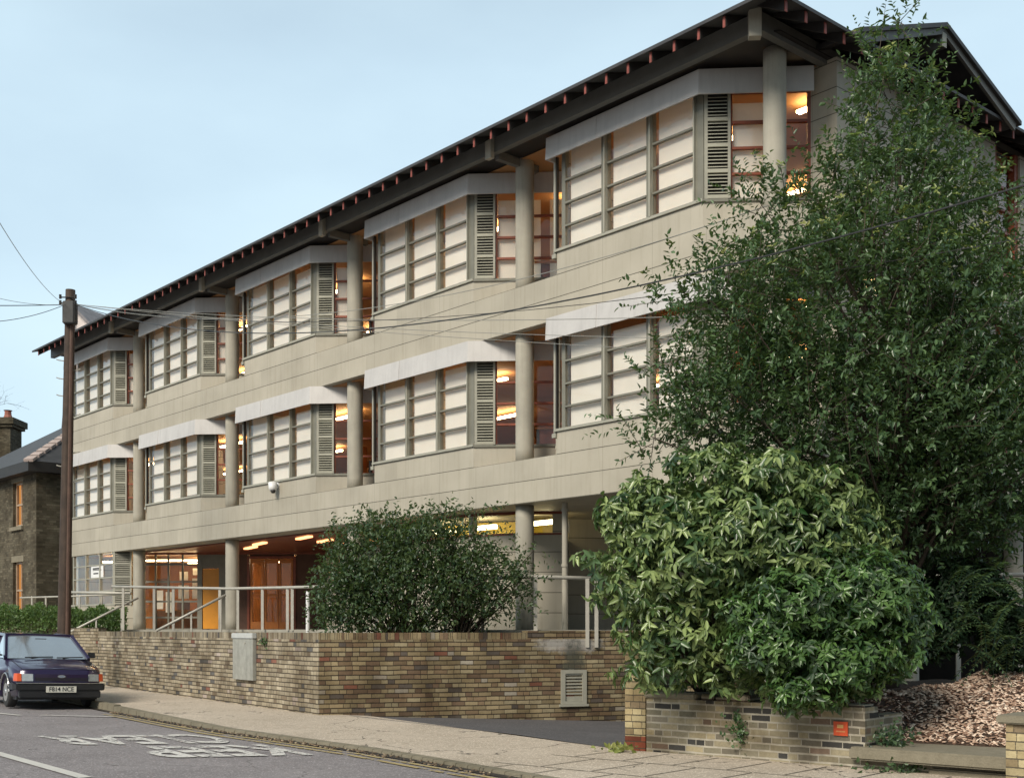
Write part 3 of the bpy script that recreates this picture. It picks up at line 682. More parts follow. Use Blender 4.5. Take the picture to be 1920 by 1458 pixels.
for i in range(n_):
    u_ = 5.567-.458*i+.0
    if u_ < UW+.05: break
    b_ = MB(); y0, y1 = -1.235, .2
    b_.hexa([(u_-.03, y0, ZE-.05-.145), (u_+.03, y0, ZE-.05-.145), (u_+.03, -.79, 10.065), (u_-.03, -.79, 10.065)][::1],
            [(u_-.03, y0, ZE-.055+pit*.065), (u_+.03, y0, ZE-.055+pit*.065), (u_+.03, -.79, ZE-.055+pit*.51), (u_-.03, -.79, ZE-.055+pit*.51)])
    o = part(b_, 'rafter', M['dark']); c_ = MB(); c_.box(u_-.021, u_+.021, y0-.012, y0-.001, ZE-.05-.15, ZE-.05+.004); c_.build('end_cap', M['rafter'], o)
for i in range(34):
    v_ = -.95+.458*i
    if va < v_ < vb and False: continue
    b_ = MB()
    b_.hexa([(5.84, v_-.03, 10.065), (UE-.065, v_-.03, ZE-.195), (UE-.065, v_+.03, ZE-.195), (5.84, v_+.03, 10.065)],
            [(5.84, v_-.03, ZE-.055+pit*.6), (UE-.065, v_-.03, ZE-.055+pit*.065), (UE-.065, v_+.03, ZE-.055+pit*.065), (5.84, v_+.03, ZE-.055+pit*.6)])
    o = part(b_, 'rafter', M['dark']); c_ = MB(); c_.box(UE-.064, UE-.052, v_-.026, v_+.026, ZE-.20, ZE-.046); c_.build('end_cap', M['rafter'], o)
for k in range(0, 4):
    b_ = MB(); b_.box(-5.5*k-.075, -5.5*k+.075, -.87, -.783, 9.69, 10.06, 0); part(b_, 'outrigger_end', M['conc'])
    b_ = MB(); b_.box(-5.5*k-.05, -5.5*k+.05, -.655, .3, 9.72, 9.865); part(b_, 'outrigger', M['beam'])
b_ = MB(); b_.bar((5.80, -.86, 9.66), (5.80, -.86, 10.16), .17, .14, up=(.7, -.7, 0)); part(b_, 'outrigger_end', M['conc'])

# ground floor front: glazed bay at the left, entrance lobby, curved wall with clerestory
def lpt(p):   # world xy -> building xy
    d = Vector((p[0]-FX0, p[1]-FZ0, 0)); return (d.dot(UX), d.dot(VX))
def lpx(x, Z): return lpt(at(x, 0, Z).xy)
ug = -5.5*3-1.1
gb = MB(); u0 = ug-3.23
gb.box(u0, ug, -.28, -.12, 1.38, 2.10); gb.box(u0-.3, u0, -.1, .0, 1.38, 3.64); gb.box(u0, u0+.1, -.1, 2.2, 1.38, 3.62); R_ = part(gb, 'bay_window', M['clad'])
fr = MB(); fr.box(u0, ug, -.30, -.19, 2.10, 2.15)
fr.box(u0+.102, u0+.17, -.285, -.2, 2.15, 3.64); fr.box(ug-.10, ug-.003, -.285, -.2, 2.15, 3.64)
for i in (1, 2): x_ = u0+.1+i*(3.13/3); fr.box(x_-.03, x_+.03, -.29, -.2, 2.15, 3.64)
for r_ in range(1, 4): fr.box(u0+.17, ug-.1, -.28, -.21, 2.12+.39*r_, 2.155+.39*r_)
part(fr, 'window_frame', M['framelt'], R_)
gl = MB(); gl.box(u0+.17, ug-.1, -.25, -.244, 2.15, 3.64); part(gl, 'pane', M['glass'], R_)
lv = MB()
for g_ in range(4):
    zz0 = 2.13+.385*g_; fbox(lv, ug, .06, .50, -.02, .03, zz0, zz0+.05)
    for b2 in range(6): 
        if zz0+.075+b2*.053 < 3.59: tilt_blade(lv, ug, .06, .50, zz0+.07+b2*.053)
fbox(lv, ug, .0, .06, -.05, .03, 2.1, 3.64); fbox(lv, ug, .50, .55, -.05, .03, 2.1, 3.64); fbox(lv, ug, .06, .5, -.06, -.045, 2.1, 3.64, 1)
part(lv, 'louvre_panel', [M['framelt'], M['dark']], R_)
sp = MB(); fbox(sp, ug, 0, .9, -.18, 0, 1.38, 2.10); part(sp, 'spandrel', M['clad'], R_)
# lobby glazing on the same facet line (d along facet from ug)
lb = MB(); DE = 7.2
def fm(d0, d1, z0, z1, o0=-.06, o1=.0, m=0): fbox(lb, ug, d0, d1, o0, o1, z0, z1, m)
for d_ in (.86, 1.22, 1.6, 2.02, 2.48): fm(d_, d_+.05, 1.38, 3.55)
for z_ in (1.38, 1.72, 2.18, 2.75, 3.25): fm(.91, 2.48, z_, z_+.05, -.05, -.01, 0)
fm(.6, DE, 3.55, 3.64, -.1, .02, 1)
R2 = part(lb, 'lobby_glazing', [M['frame'], M['redwood']])
gl = MB(); fbox(gl, ug, .91, 2.48, -.035, -.03, 1.4, 3.55); part(gl, 'pane', M['glass'], R2)
dr = MB(); fbox(dr, ug, 2.53, 2.62, -.08, 0, 1.38, 3.55); fbox(dr, ug, 3.12, 3.62, -.16, 0, 1.38, 3.55); fbox(dr, ug, 2.62, 3.12, -.02, -.01, 3.15, 3.55)
part(dr, 'lobby_wall', M['frame'])
M['ochre'] = mat_plain('ochre_door', (.60, .25, .02), .4, .15, 3)
dd = MB(); fbox(dd, ug, 2.64, 3.11, -.05, -.02, 1.42, 3.14); part(dd, 'side_door', M['ochre'])
fd = MB(); fbox(fd, ug, 3.95, 4.02, -.08, .03, 1.38, 3.5); fbox(fd, ug, 5.30, 5.37, -.08, .03, 1.38, 3.5); fbox(fd, ug, 4.02, 5.30, -.08, .03, 3.43, 3.5)
RD = part(fd, 'entrance_door', M['redwood'])
for a, c in ((4.04, 4.44), (4.46, 4.86), (4.88, 5.28)):
    l_ = MB(); fbox(l_, ug, a, a+.05, -.05, 0, 1.42, 3.41); fbox(l_, ug, c-.05, c, -.05, 0, 1.42, 3.41); fbox(l_, ug, a+.05, c-.05, -.05, 0, 1.42, 1.62); fbox(l_, ug, a+.05, c-.05, -.05, 0, 3.30, 3.41); fbox(l_, ug, a+.05, c-.05, -.045, -.005, 2.35, 2.42)
    part(l_, 'door_leaf', M['inwood'], RD)
gl = MB(); fbox(gl, ug, 4.05, 5.27, -.03, -.025, 1.42, 3.41); part(gl, 'pane', M['glass'], RD)
pk = MB(); fbox(pk, ug, 3.62, 3.95, -.16, -.0, 1.38, 3.55); fbox(pk, ug, 5.37, DE, -.16, 0, 1.38, 3.55); fbox(pk, ug, 4.02, 5.3, -.12, -.02, 3.5, 3.56)
M['brownp'] = mat_plain('brown_brick_panel', (.10, .05, .032), .7, .25, 5)
part(pk, 'lobby_wall', M['brownp'])
# lit soffit over the entrance
so_ = MB(); so_.prism([(-16.8, .25), (-7, .25), (-7, 4), (-12, 6), (-13, 4)], 3.60, 3.632); part(so_, 'entrance_soffit', M['redwood'])
for (x_, y_, Z_) in ((487, 1010, 30.5), (570, 1006, 28.5), (470, 1014, 32), (610, 1015, 29.5)):
    p = lpx(x_, Z_); b_ = MB(); b_.bar((p[0]-.45, p[1]+.1, 3.575), (p[0]+.45, p[1]-.1, 3.575), .12, .04); part(b_, 'soffit_light', mat_emit('warm_soffit_lamp', (1, .40, .16), 2.5))
# interior of the lobby / ground floor
def room(z0, z1, name, vback=8.0, uL=UL+.15, uR=5.8):
    b_ = MB(); b_.box(uL, uR, vback, vback+.1, z0, z1); b_.box(uR-.02, uR, 1.0, vback, z0, z1)
    part(b_, 'interior_wall', M['inwall'])
    b_ = MB()
    for u_ in np.arange(uL+2.2, uR-1, 2.75): b_.box(u_-.06, u_+.06, 5.2, 5.34, z0, z1); b_.box(u_-.9, u_+.9, vback-.06, vback-.002, z0+.02, z0+1.9)
    part(b_, 'interior_post', M['inwood'])
# floors sit inside the bands; ceilings just under them
for (zf, zc) in ((4.42, 6.70), (7.50, 9.84)):
    room(zf-.2 if False else zf, zc, 'room')
    b_ = MB(); b_.prism([(UL+.13, .3), (5.3, .3), (5.84, 1.0), (5.84, 8), (UL+.13, 8)], zf-.002, zf+.006); part(b_, 'interior_floor', M['incarp'])
    b_ = MB(); b_.prism([(UL+.13, -.15), (4.5, -.15), (5.84, 1.0), (5.84, 8), (UL+.13, 8)], zc+.0, zc+.012); part(b_, 'interior_ceiling', M['inceil'])
    for k in range(-1, 4):
        for v_ in (1.7, 4.6):
            for du in (-2.9, -.3):
                u_ = -5.5*k+du+random.uniform(-.3, .3)
                if random.random() < .2: continue
                b_ = MB(); b_.box(u_-.65, u_+.65, v_-.05, v_+.05, zc-.16, zc-.12); part(b_, 'ceiling_light', M['tube'])
# ground floor room behind the lobby
b_ = MB(); p_ = [facet_pt(ug, -.6, -3.6), facet_pt(ug, 8, -3.6), facet_pt(ug, 8, -3.7), facet_pt(ug, -.6, -3.7)]; b_.prism(p_, 1.4, 3.6); part(b_, 'interior_wall', M['inwall'])
b_ = MB(); b_.prism([(-20.6, .0), (-17.6, .0), facet_pt(ug, .3, -.2), facet_pt(ug, 8, -.2), facet_pt(ug, 8, -3.6), (-20.6, 4.4)], 3.60, 3.63); part(b_, 'interior_ceiling', M['inceil'])
for d_, o_ in ((-.4, -1.2), (1.9, -2.2), (2.2, -3.0), (4.5, -1.6), (1.2, -.6), (2.1, -.62)):
    b_ = MB(); fbox(b_, ug, d_-.45, d_+.45, o_-.03, o_+.03, 3.40, 3.44); part(b_, 'ceiling_light', M['tube'])
# lobby noticeboards and shelves seen through the glazing
M['paper'] = mat_plain('pale_paper', (.75, .72, .62), .8, .1, 5)
nb_ = MB()
for d0, d1, z0, z1 in ((.95, 1.2, 2.0, 2.55), (1.28, 1.55, 1.9, 2.5), (1.66, 1.98, 2.3, 2.7), (2.08, 2.42, 2.3, 2.9), (1.7, 1.95, 2.85, 3.1), (2.1, 2.4, 3.0, 3.2)):
    fbox(nb_, ug, d0, d1, -.75, -.74, z0, z1)
part(nb_, 'noticeboard', M['paper'])
ns = MB(); fbox(ns, ug, .9, 2.5, -1.05, -.78, 1.4, 1.95); fbox(ns, ug, 1.0, 1.35, -.77, -.76, 2.6, 2.9); fbox(ns, ug, 1.62, 2.0, -.77, -.76, 1.96, 2.25); part(ns, 'counter', M['incarp'])

# curved panelled wall with clerestory strip
cw = [lpx(612, 30.5), lpx(640, 29), lpx(680, 27.2), lpx(740, 25.4), lpx(800, 24.3), lpx(860, 23.5), lpx(900, 23.15), lpx(963, 22.8), lpx(1065, 22.7)]
cw = [Vector(p) for p in cw]
b_ = MB(); wall_run(b_, cw+[Vector(lpx(1066, 29))], 1.38, 3.20, .2, side=1); RC = part(b_, 'curved_wall', M['clad'])
b_ = MB(); wall_run(b_, [p+Vector((.0, -.012)) for p in cw], 3.195, 3.235, .1); wall_run(b_, cw, 3.59, 3.64, .1); part(b_, 'window_frame', M['redwood'], RC)
b_ = MB()
for x_, Z_ in ((800, 24.3), (884, 23.28), (741, 25.4)):
    p = Vector(lpx(x_, Z_)); b_.box(p.x-.06, p.x+.06, p.y-.02, p.y+.1, 3.235, 3.59)
part(b_, 'mullion', M['framelt'], RC)
b_ = MB(); q_ = Vector(lpx(1036, 22.71)); wall_run(b_, [q_, cw[-1]], 3.235, 3.59, .2); part(b_, 'wall_panel', M['clad'], RC)
b_ = MB(); wall_run(b_, [p+Vector((0, .04)) for p in cw], 3.235, 3.59, .006); part(b_, 'pane', M['glass'], RC)
# wall going on under the building on the right
uc2 = [Vector(lpx(1066, 24.3)), Vector(lpx(1180, 24.6)), Vector(lpx(1400, 26.0))]
b_ = MB(); wall_run(b_, uc2, -.5, 3.64, .2); part(b_, 'undercroft_wall', M['clad'])
b_ = MB(); b_.box(-3.2, 6, 9.2, 9.35, -.5, 3.64); part(b_, 'undercroft_wall', M['dark'])  # shade of the undercroft recess is put into this dark wall colour
# lit room behind the clerestory
M['yell'] = mat_plain('yellow_room_wall', (.80, .58, .07), .8, .1, 2)
b_ = MB(); cb_ = [Vector(lpx(*t)) for t in ((700, 28.5), (800, 26.3), (900, 25.0), (1052, 24.4))]; wall_run(b_, cb_, 2.6, 3.62, .1); part(b_, 'interior_wall', M['yell'])
for x_, Z_ in ((1012, 23.2), (905, 24.3), (830, 25.2)):
    p = lpx(x_, Z_); b_ = MB(); b_.box(p[0]-.4, p[0]+.4, p[1]-.05, p[1]+.05, 3.42, 3.5); part(b_, 'ceiling_light', M['tubey'])

# desks and chairs on the first floor seen through the facets
def desk(u_, v_, z):
    o = empty('desk', tuple(BO.matrix_basis @ Vector((u_, v_, z)) if False else (Vector((FX0, FZ0, 0))+UX*u_+VX*v_+Vector((0, 0, z)))), math.atan2(UX.y, UX.x)+R(45))
    b_ = MB(); b_.box(-.7, .7, -.35, .35, .70, .735); b_.build('desktop', M['inwood'], o)
    b_ = MB(); b_.box(-.62, .62, -.30, -.28, .36, .69); b_.build('modesty_panel', M['redwood'], o)
    for a in (-.65, .65):
        for c in (-.3, .3): b_ = MB(); b_.box(a-.025, a+.025, c-.025, c+.025, 0, .70); b_.build('leg', M['dark'], o)
    return o
for i, (k, z) in enumerate(((1, 4.43), (0, 4.43), (2, 4.43), (1, 7.51), (0, 7.51))):
    o = desk(-5.5*k-.1, 1.3, z); tag(o, ['timber desk behind the middle first floor corner window', 'timber desk behind the first floor corner glass nearest the tree', 'timber desk in the first floor corner window furthest from the tree', 'timber desk behind the middle top floor corner window', 'timber desk behind the top floor corner glass nearest the tree'][i], 'desk', 'desks inside the upper office floors')
# ------------------------------------------------------------------ rails on the terrace
def rail(pts3, r=.03): b_ = MB(); b_.tube(pts3, r, 10); return b_
TR = [(210, 1099, 30), (430, 1103, 27.9), (580, 1100, 25.0), (700, 1094, 23.2), (860, 1086, 21.6), (985, 1081, 20.55), (1005, 1080.5, 20.35), (1125, 1084, 20.62)]
hr = empty('handrail', at(430, 1180, 27.9)); tag(hr, 'long galvanised tube handrail with posts along the terrace edge, behind the brick wall', 'railing')
under(rail([at(*t) for t in TR], .033).build('top_rail', M['steel'], smooth=True), hr)
def railZ(x):
    for a, c in zip(TR, TR[1:]):
        if a[0] <= x <= c[0]:
            t = (x-a[0])/(c[0]-a[0]); i0, i1 = 1/a[2], 1/c[2]; return 1/(i0+(i1-i0)*t), a[1]+(c[1]-a[1])*t
for x_ in (231, 289, 325, 412, 446, 492, 539, 548, 620, 700, 742, 835, 905):
    Z_, y_ = railZ(x_); a = at(x_, y_, Z_); b_ = MB(); b_.box(a.x-.03, a.x+.03, a.y-.015, a.y+.015, 1.15 if x_ > 600 else 1.38, a.z-.03); under(b_.build('post', M['steel']), hr)
for x_ in (1004, 1101, 1118):
    Z_, y_ = railZ(x_); a = at(x_, y_, Z_); b_ = MB(); b_.box(a.x-.032, a.x+.032, a.y-.05, a.y-.025, 1.10, a.z-.01); under(b_.build('post', M['steel']), hr)
def stair_rail(p, q_, posts, label):
    o = empty('stair_rail', p); tag(o, label, 'handrail'); under(rail([p, q_], .03).build('top_rail', M['steel'], smooth=True), o)
    for t in posts:
        a = Vector(p).lerp(Vector(q_), t); b_ = MB(); b_.box(a.x-.018, a.x+.018, a.y-.018, a.y+.018, 1.15, a.z-.02); under(b_.build('post', M['steel']), o)
stair_rail(at(100, 1200, 29.8), at(259, 1120, 30.6), (.5, .8), 'sloping steel stair rail just right of the telegraph pole')
stair_rail(at(293, 1182, 27.2), at(423, 1115, 27.8), (.5, .93), 'sloping steel stair rail rising to the second column from the left')
o = empty('ramp_rail', at(131, 1110, 33)); tag(o, 'short level steel rail in front of the louvred ground floor window', 'railing')
under(rail([at(131, 1110, 33), at(245, 1112, 32)], .04).build('top_rail', M['steel'], smooth=True), o)
under(rail([at(38, 1120, 34), at(130, 1117.5, 33.6), at(232, 1113.5, 33)], .025).build('lower_rail', M['steel'], smooth=True), o)
for x_, Z_ in ((60, 33.9), (86, 33.8), (149, 33.4), (190, 33.2)): a = at(x_, 1117, Z_); b_ = MB(); b_.box(a.x-.02, a.x+.02, a.y-.02, a.y+.02, 1.2, a.z); under(b_.build('post', M['steel']), o)
o = empty('side_rail', at(1740, 1180, 18.6)); tag(o, 'pale rail behind the evergreen tree at the right edge', 'railing')
under(rail([at(1560, 1081, 20.2), at(1740, 1079, 19.4), at(1990, 1076, 18.4)], .035).build('top_rail', M['steel'], smooth=True), o)
for x_, Z_ in ((1625, 19.9), (1797, 19.2), (1862, 19)): a = at(x_, 1080, Z_); b_ = MB(); b_.box(a.x-.03, a.x+.03, a.y-.03, a.y+.03, .5, a.z-.02); under(b_.build('post', M['steel']), o)
a = at(577, 1108, 23.5); b_ = MB(); b_.tube([(a.x, a.y, 1.1), (a.x, a.y, a.z-.05), (a.x, a.y, a.z)], [.036, .036, .028], 12); o = b_.build('white_post', M['white'], loc=(a.x, a.y, 1.1)); tag(o, 'slim white post standing behind the wall at the left edge of the terrace bush', 'post')

# cabinet on the wall
wd = (W1-W0).normalized(); wn = Vector((wd.y, -wd.x))
def on_wall(x, d=0.0):
    kx = (x-960)/F; t = (kx*W0.y-W0.x)/(wd.x-kx*wd.y); return W0+wd*t+wn*d
ca, cb2 = on_wall(443), on_wall(481); zt_ = EYE-10*ca.y/F; zb_ = EYE-94*ca.y/F
cab = empty('meter_cabinet', (*ca.lerp(cb2, .5), zb_)); tag(cab, 'tall grey metal cabinet fixed on the brick wall', 'cabinet')
b_ = MB(); q4 = [ca+wn*.07, cb2+wn*.07, cb2, ca]; b_.prism([tuple(p) for p in q4], zb_, zt_-.08); under(b_.build('cabinet_body', mat_plain('grey_cabinet_paint', (.30, .30, .27), .6, .2, 9, streak=.2), bevel=.006), cab)
b_ = MB(); q4 = [ca+wn*.09-wd*.02, cb2+wn*.09+wd*.02, cb2+wd*.02, ca-wd*.02]; b_.prism([tuple(p) for p in q4], zt_-.079, zt_+.02); under(b_.build('cabinet_lid', mat_plain('pale_cabinet_lid', (.45, .46, .45), .5, .15, 9), bevel=.012), cab)
b_ = MB(); m_ = ca.lerp(cb2, .62)+wn*.072; b_.tube([(*(m_), (zt_+zb_)/2+.25), (*(m_+wn*.012), (zt_+zb_)/2+.25)], .018, 10); under(b_.build('lock', M['steel']), cab)
# security camera on the first band
sc = empty('security_camera', at(521, 916, 0.1+27.4)); tag(sc, 'small white security camera mounted below the first floor windows', 'camera')
c0_ = Vector((FX0, FZ0, 0))+UX*(-8.35)+VX*(-.3)
# find position on spandrel plane at px 521
kx = (521-960)/F; u_c = None
bA = Vector((FX0, FZ0))-Vector((VX.x, VX.y))*.3; t = (kx*bA.y-bA.x)/(UX.x-kx*UX.y); cp = bA+UX.xy*t; zc_ = EYE+(HOR-916)*cp.y/F
sc.location = (cp.x, cp.y, zc_)
nV = -VX
b_ = MB(); p0 = Vector((cp.x, cp.y, zc_+.08)); b_.tube([p0, p0+nV*.14], .035, 10); b_.tube([p0+nV*.0, p0+nV*.02], .07, 12); under(b_.build('bracket', M['white'], smooth=False), sc)
b_ = MB(); p1 = p0+nV*.14; b_.tube([p1+Vector((0, 0, .06)), p1+Vector((0, 0, .05)), p1+Vector((.01, -.02, -.08)), p1+Vector((.02, -.04, -.14))], [.06, .1, .095, .07], 14); under(b_.build('housing', M['white'], smooth=True), sc)
b_ = MB(); b_.tube([p1+Vector((.02, -.04, -.135)), p1+Vector((.025, -.05, -.19))], [.062, .04], 14); under(b_.build('lens_dome', M['dark'], smooth=True), sc)
# notice in the ground floor window
kx0, kx1 = 171, 195
b1 = Vector((FX0, FZ0))-Vector((VX.x, VX.y))*.232
def onv(x, b1=b1): k_ = (x-960)/F; t = (k_*b1.y-b1.x)/(UX.x-k_*UX.y); return b1+UX.xy*t
b1 = Vector((FX0, FZ0))-Vector((VX.x, VX.y))*.262
pa, pb = onv(171, b1), onv(194, b1); za, zb3 = EYE+(HOR-1083)*pa.y/F, EYE+(HOR-1062)*pa.y/F
nt_ = empty('window_notice', (pa.x, pa.y, za)); tag(nt_, 'white paper notice with dark lines of text in the ground floor window', 'notice')
dn = Vector((-VX.x, -VX.y))
b_ = MB(); b_.prism([tuple(pa+dn*.004), tuple(pb+dn*.004), tuple(pb), tuple(pa)], za, zb3); under(b_.build('sheet', M['white']), nt_)
b_ = MB()
for (f0, f1, h0, h1) in ((.15, .75, .72, .86), (.15, .85, .62, .68), (.2, .6, .30, .42)):
    p, q_ = pa.lerp(pb, f0), pa.lerp(pb, f1); b_.prism([tuple(p+dn*.007), tuple(q_+dn*.007), tuple(q_+dn*.0045), tuple(p+dn*.0045)], za+(zb3-za)*h0, za+(zb3-za)*h1)
under(b_.build('print', M['dark']), nt_)

# ------------------------------------------------------------------ pole and wires
pb_ = Vector((-10.10, 27, .05)); pt_ = Vector((-9.93, 27, 9.03))
po = empty('telegraph_pole', pb_); tag(po, 'tall dark brown timber telegraph pole with terminal box at its top', 'telegraph pole')
M['pole'] = mat_plain('creosoted_timber', (.055, .035, .024), .75, .45, 5, bs=.6, streak=.5)
b_ = MB(); n = 14; b_.tube([pb_.lerp(pt_, i/n) for i in range(n+1)], [.15-.045*i/n for i in range(n+1)], 16); under(b_.build('shaft', M['pole'], smooth=True), po)
b_ = MB(); b_.tube([pb_+Vector((.11, -.09, 0)), pb_.lerp(pt_, .5)+Vector((.09, -.08, 0)), pb_.lerp(pt_, .93)+Vector((.07, -.07, 0))], .045, 8); under(b_.build('cable_duct', mat_plain('brown_duct', (.09, .05, .035), .6, .3, 6)), po)
b_ = MB(); a = at(115.5, 1190, 26.9); c = at(115.5, 1082, 26.9); b_.bar((a.x, a.y, .05), c, .045, .03, up=(0, 1, 0)); under(b_.build('cable_guard', M['framelt']), po)
b_ = MB(); a = at(131, 608, 26.85); c = at(131, 566, 26.85)
b_.prism([(a.x-.13, a.y-.12), (a.x+.13, a.y-.12), (a.x+.15, a.y+.1), (a.x-.15, a.y+.1)], a.z, c.z); under(b_.build('terminal_box', mat_plain('black_terminal_box', (.035, .035, .035), .5, .3, 8), bevel=.02), po)
b_ = MB()
for yy, sd_ in ((678, -1), (712, -1), (744, -1), (876, -1), (780, 1), (850, 1), (905, 1), (696, 1)):
    c = at(129, yy, 27); b_.tube([c, c+Vector((sd_*.22, -.02, .03)), c+Vector((sd_*.27, -.02, .05))], .012, 6)
under(b_.build('step_iron', M['steel']), po)
b_ = MB()
for yy in (571, 560):
    c = at(131, yy, 27); b_.tube([c+Vector((-.18, -.12, 0)), c+Vector((.18, -.12, 0))], .015, 6)
    for dx in (-.17, .17): b_.tube([c+Vector((dx, -.12, -.03)), c+Vector((dx, -.12, .06))], .03, 8)
under(b_.build('insulator', M['dark']), po)
M['wire'] = mat_plain('black_cable', (.03, .03, .03), .5, .1, 3)
M['wirel'] = mat_plain('grey_cable', (.25, .25, .23), .5, .1, 3)
def wire(a, c, sag, r, mat, label):
    a = Vector(a); c = Vector(c); b_ = MB(); n = 28
    b_.tube([a.lerp(c, i/n)-Vector((0, 0, sag*4*(i/n)*(1-i/n))) for i in range(n+1)], r, 5); o = b_.build('overhead_wire', mat); tag(o, label, 'wire', 'overhead wires fanning out from the telegraph pole'); return o
top = at(138, 570, 26.9)
wire(top, at(2080, 300, 9.0), .95, .009, M['wire'], 'black overhead wire sagging across the top floor windows towards the tree')
wire(top, at(1440, 385, 15.5), .8, .006, M['wirel'], 'thin grey overhead wire ending below the biggest top floor window')
wire(top, at(2010, 560, 13.5), .30, .006, M['wirel'], 'thin overhead wire crossing just under the upper floor band')
wire(top, at(2010, 640, 13.5), .22, .005, M['wirel'], 'thin grey overhead wire crossing the white canopy nearest the tree')
wire(top, at(2010, 690, 14.5), .15, .005, M['wirel'], 'lowest thin grey overhead wire passing over the first floor windows')
wire(top, at(2010, 430, 11.5), .62, .005, M['wire'], 'thin black overhead wire running into the evergreen crown')
lt = at(122, 571, 26.9)
wire(lt, at(-120, 571, 25), .02, .010, M['wire'], 'thick level overhead wire left of the pole')
wire(lt, at(-120, 600, 22), .18, .007, M['wire'], 'lower overhead wire dropping away left of the pole')
wire(lt, at(-120, 520, 20), .15, .005, M['wirel'], 'thin overhead wire rising gently left of the pole')
wire(lt, at(-40, 350, 14), .2, .005, M['wirel'], 'thin overhead wire climbing steeply left of the pole')

# ------------------------------------------------------------------ houses at the left
hc = Vector((-15.06, 38.0)); hD = -UX.xy; hI = VX.xy
ho = empty('brick_house', (hc.x, hc.y, 0)); tag(ho, 'brown brick two storey house with hipped slate roof and lit sash windows', 'house')
def HP(a, c, z): p = hc+hD*a+hI*c; return (p.x, p.y, z)
b_ = MB()
def hface(a0, c0, a1, c1, z0, z1, u0): 
    l = math.hypot(a1-a0, c1-c0); b_.face([HP(a0, c0, z0), HP(a1, c1, z0), HP(a1, c1, z1), HP(a0, c0, z1)], [(u0, z0), (u0+l, z0), (u0+l, z1), (u0, z1)])
ZEH = 6.55
Wn = [(1.25, 2.15, 1.75, 3.6), (1.25, 2.15, 4.75, 6.2)]   # window openings: a0,a1,z0,z1 on the front
hface(9, 0, 2.15, 0, -.3, ZEH, 0); hface(1.25, 0, 0, 0, -.3, ZEH, 8)
for (z0, z1) in ((-.3, 1.75), (3.6, 4.75), (6.2, ZEH)): hface(2.15, 0, 1.25, 0, z0, z1, 6.85)
hface(0, 0, 0, 9, -.3, ZEH, 9); hface(0, 9, 9, 9, -.3, ZEH, 18); hface(9, 9, 9, 0, -.3, ZEH, 27)
for a0, a1, z0, z1 in Wn:
    hface(a0, .16, a0, 0, z0, z1, 0); hface(a1, 0, a1, .16, z0, z1, 0)
under(b_.build('wall', M['brickh']), ho)
M['curtain'] = mat_emit('lit_orange_curtain', (1, .42, .12), .42)
for a0, a1, z0, z1 in Wn:
    f_ = MB()
    def hb(a, c, d0, d1, z0_, z1_, m=0): f_.hexa([HP(a, d0, z0_), HP(c, d0, z0_), HP(c, d1, z0_), HP(a, d1, z0_)], [HP(a, d0, z1_), HP(c, d0, z1_), HP(c, d1, z1_), HP(a, d1, z1_)], m)
    hb(a0, a0+.07, .1, .16, z0, z1); hb(a1-.07, a1, .1, .16, z0, z1); hb(a0+.07, a1-.07, .1, .16, z0, z0+.08); hb(a0+.07, a1-.07, .1, .16, z1-.07, z1); hb(a0+.07, a1-.07, .09, .15, (z0+z1)/2-.03, (z0+z1)/2+.03); hb((a0+a1)/2-.02, (a0+a1)/2+.02, .12, .15, z0+.08, z1-.07)
    wo_ = f_.build('sash_window', mat_plain('sash_paint', (.35, .26, .18), .5, .2, 6)); under(wo_, ho)
    f_ = MB(); f_.face([HP(a0, .2, z0), HP(a1, .2, z0), HP(a1, .2, z1), HP(a0, .2, z1)]); q_ = f_.build('lit_curtain', M['curtain']); q_.parent = wo_; q_.matrix_parent_inverse = ho.matrix_basis.inverted() if False else Matrix(); 
    f_ = MB(); hb(a0-.12, a1+.12, -.08, .1, z0-.12, z0); q_ = f_.build('sill', M['stone']); q_.parent = wo_
    f_ = MB(); hb(a0-.12, a1+.12, -.012, .1, z1, z1+.2); q_ = f_.build('lintel', M['stone']); q_.parent = wo_
for o2 in ho.children:
    if o2.name.startswith('sash_window'):
        for ch in o2.children: ch.matrix_parent_inverse = Matrix.Translation(-Vector(ho.location)) @ Matrix.Identity(4); ch.matrix_parent_inverse = (o2.matrix_parent_inverse.inverted() @ Matrix.Translation(-Vector(ho.location))) if False else Matrix()
b_ = MB(); e_ = .38; zr = ZEH+.12; h_ = 3.0; rr = 4.7
b_.face([HP(-e_, -e_, zr), HP(9+e_, -e_, zr), HP(9-rr+e_, rr-e_, zr+h_), HP(rr-e_, rr-e_, zr+h_)][::-1])
b_.face([HP(-e_, -e_, zr), HP(rr-e_, rr-e_, zr+h_), HP(-e_, 9+e_, zr)][::-1])
b_.face([HP(-e_, 9+e_, zr), HP(rr-e_, rr-e_, zr+h_), HP(9-rr+e_, rr-e_, zr+h_), HP(9+e_, 9+e_, zr)][::-1])
b_.face([HP(9+e_, -e_, zr), HP(9+e_, 9+e_, zr), HP(9-rr+e_, rr-e_, zr+h_)][::-1])
under(b_.build('roof', M['slate']), ho)
b_ = MB(); b_.hexa([HP(-e_, -e_, zr-.32), HP(9+e_, -e_, zr-.32), HP(9+e_, 9+e_, zr-.32), HP(-e_, 9+e_, zr-.32)][::-1], [HP(-e_, -e_, zr-.005), HP(9+e_, -e_, zr-.005), HP(9+e_, 9+e_, zr-.005), HP(-e_, 9+e_, zr-.005)][::-1]); under(b_.build('eaves', M['dark']), ho)
b_ = MB()
for i in range(14):
    t0, t1 = i/14*.9, (i+.72)/14*.9; p = Vector(HP(-e_, -e_, zr)).lerp(Vector(HP(rr-e_, rr-e_, zr+h_)), t0); q_ = Vector(HP(-e_, -e_, zr)).lerp(Vector(HP(rr-e_, rr-e_, zr+h_)), t1); b_.bar(p, q_, .3, .09)
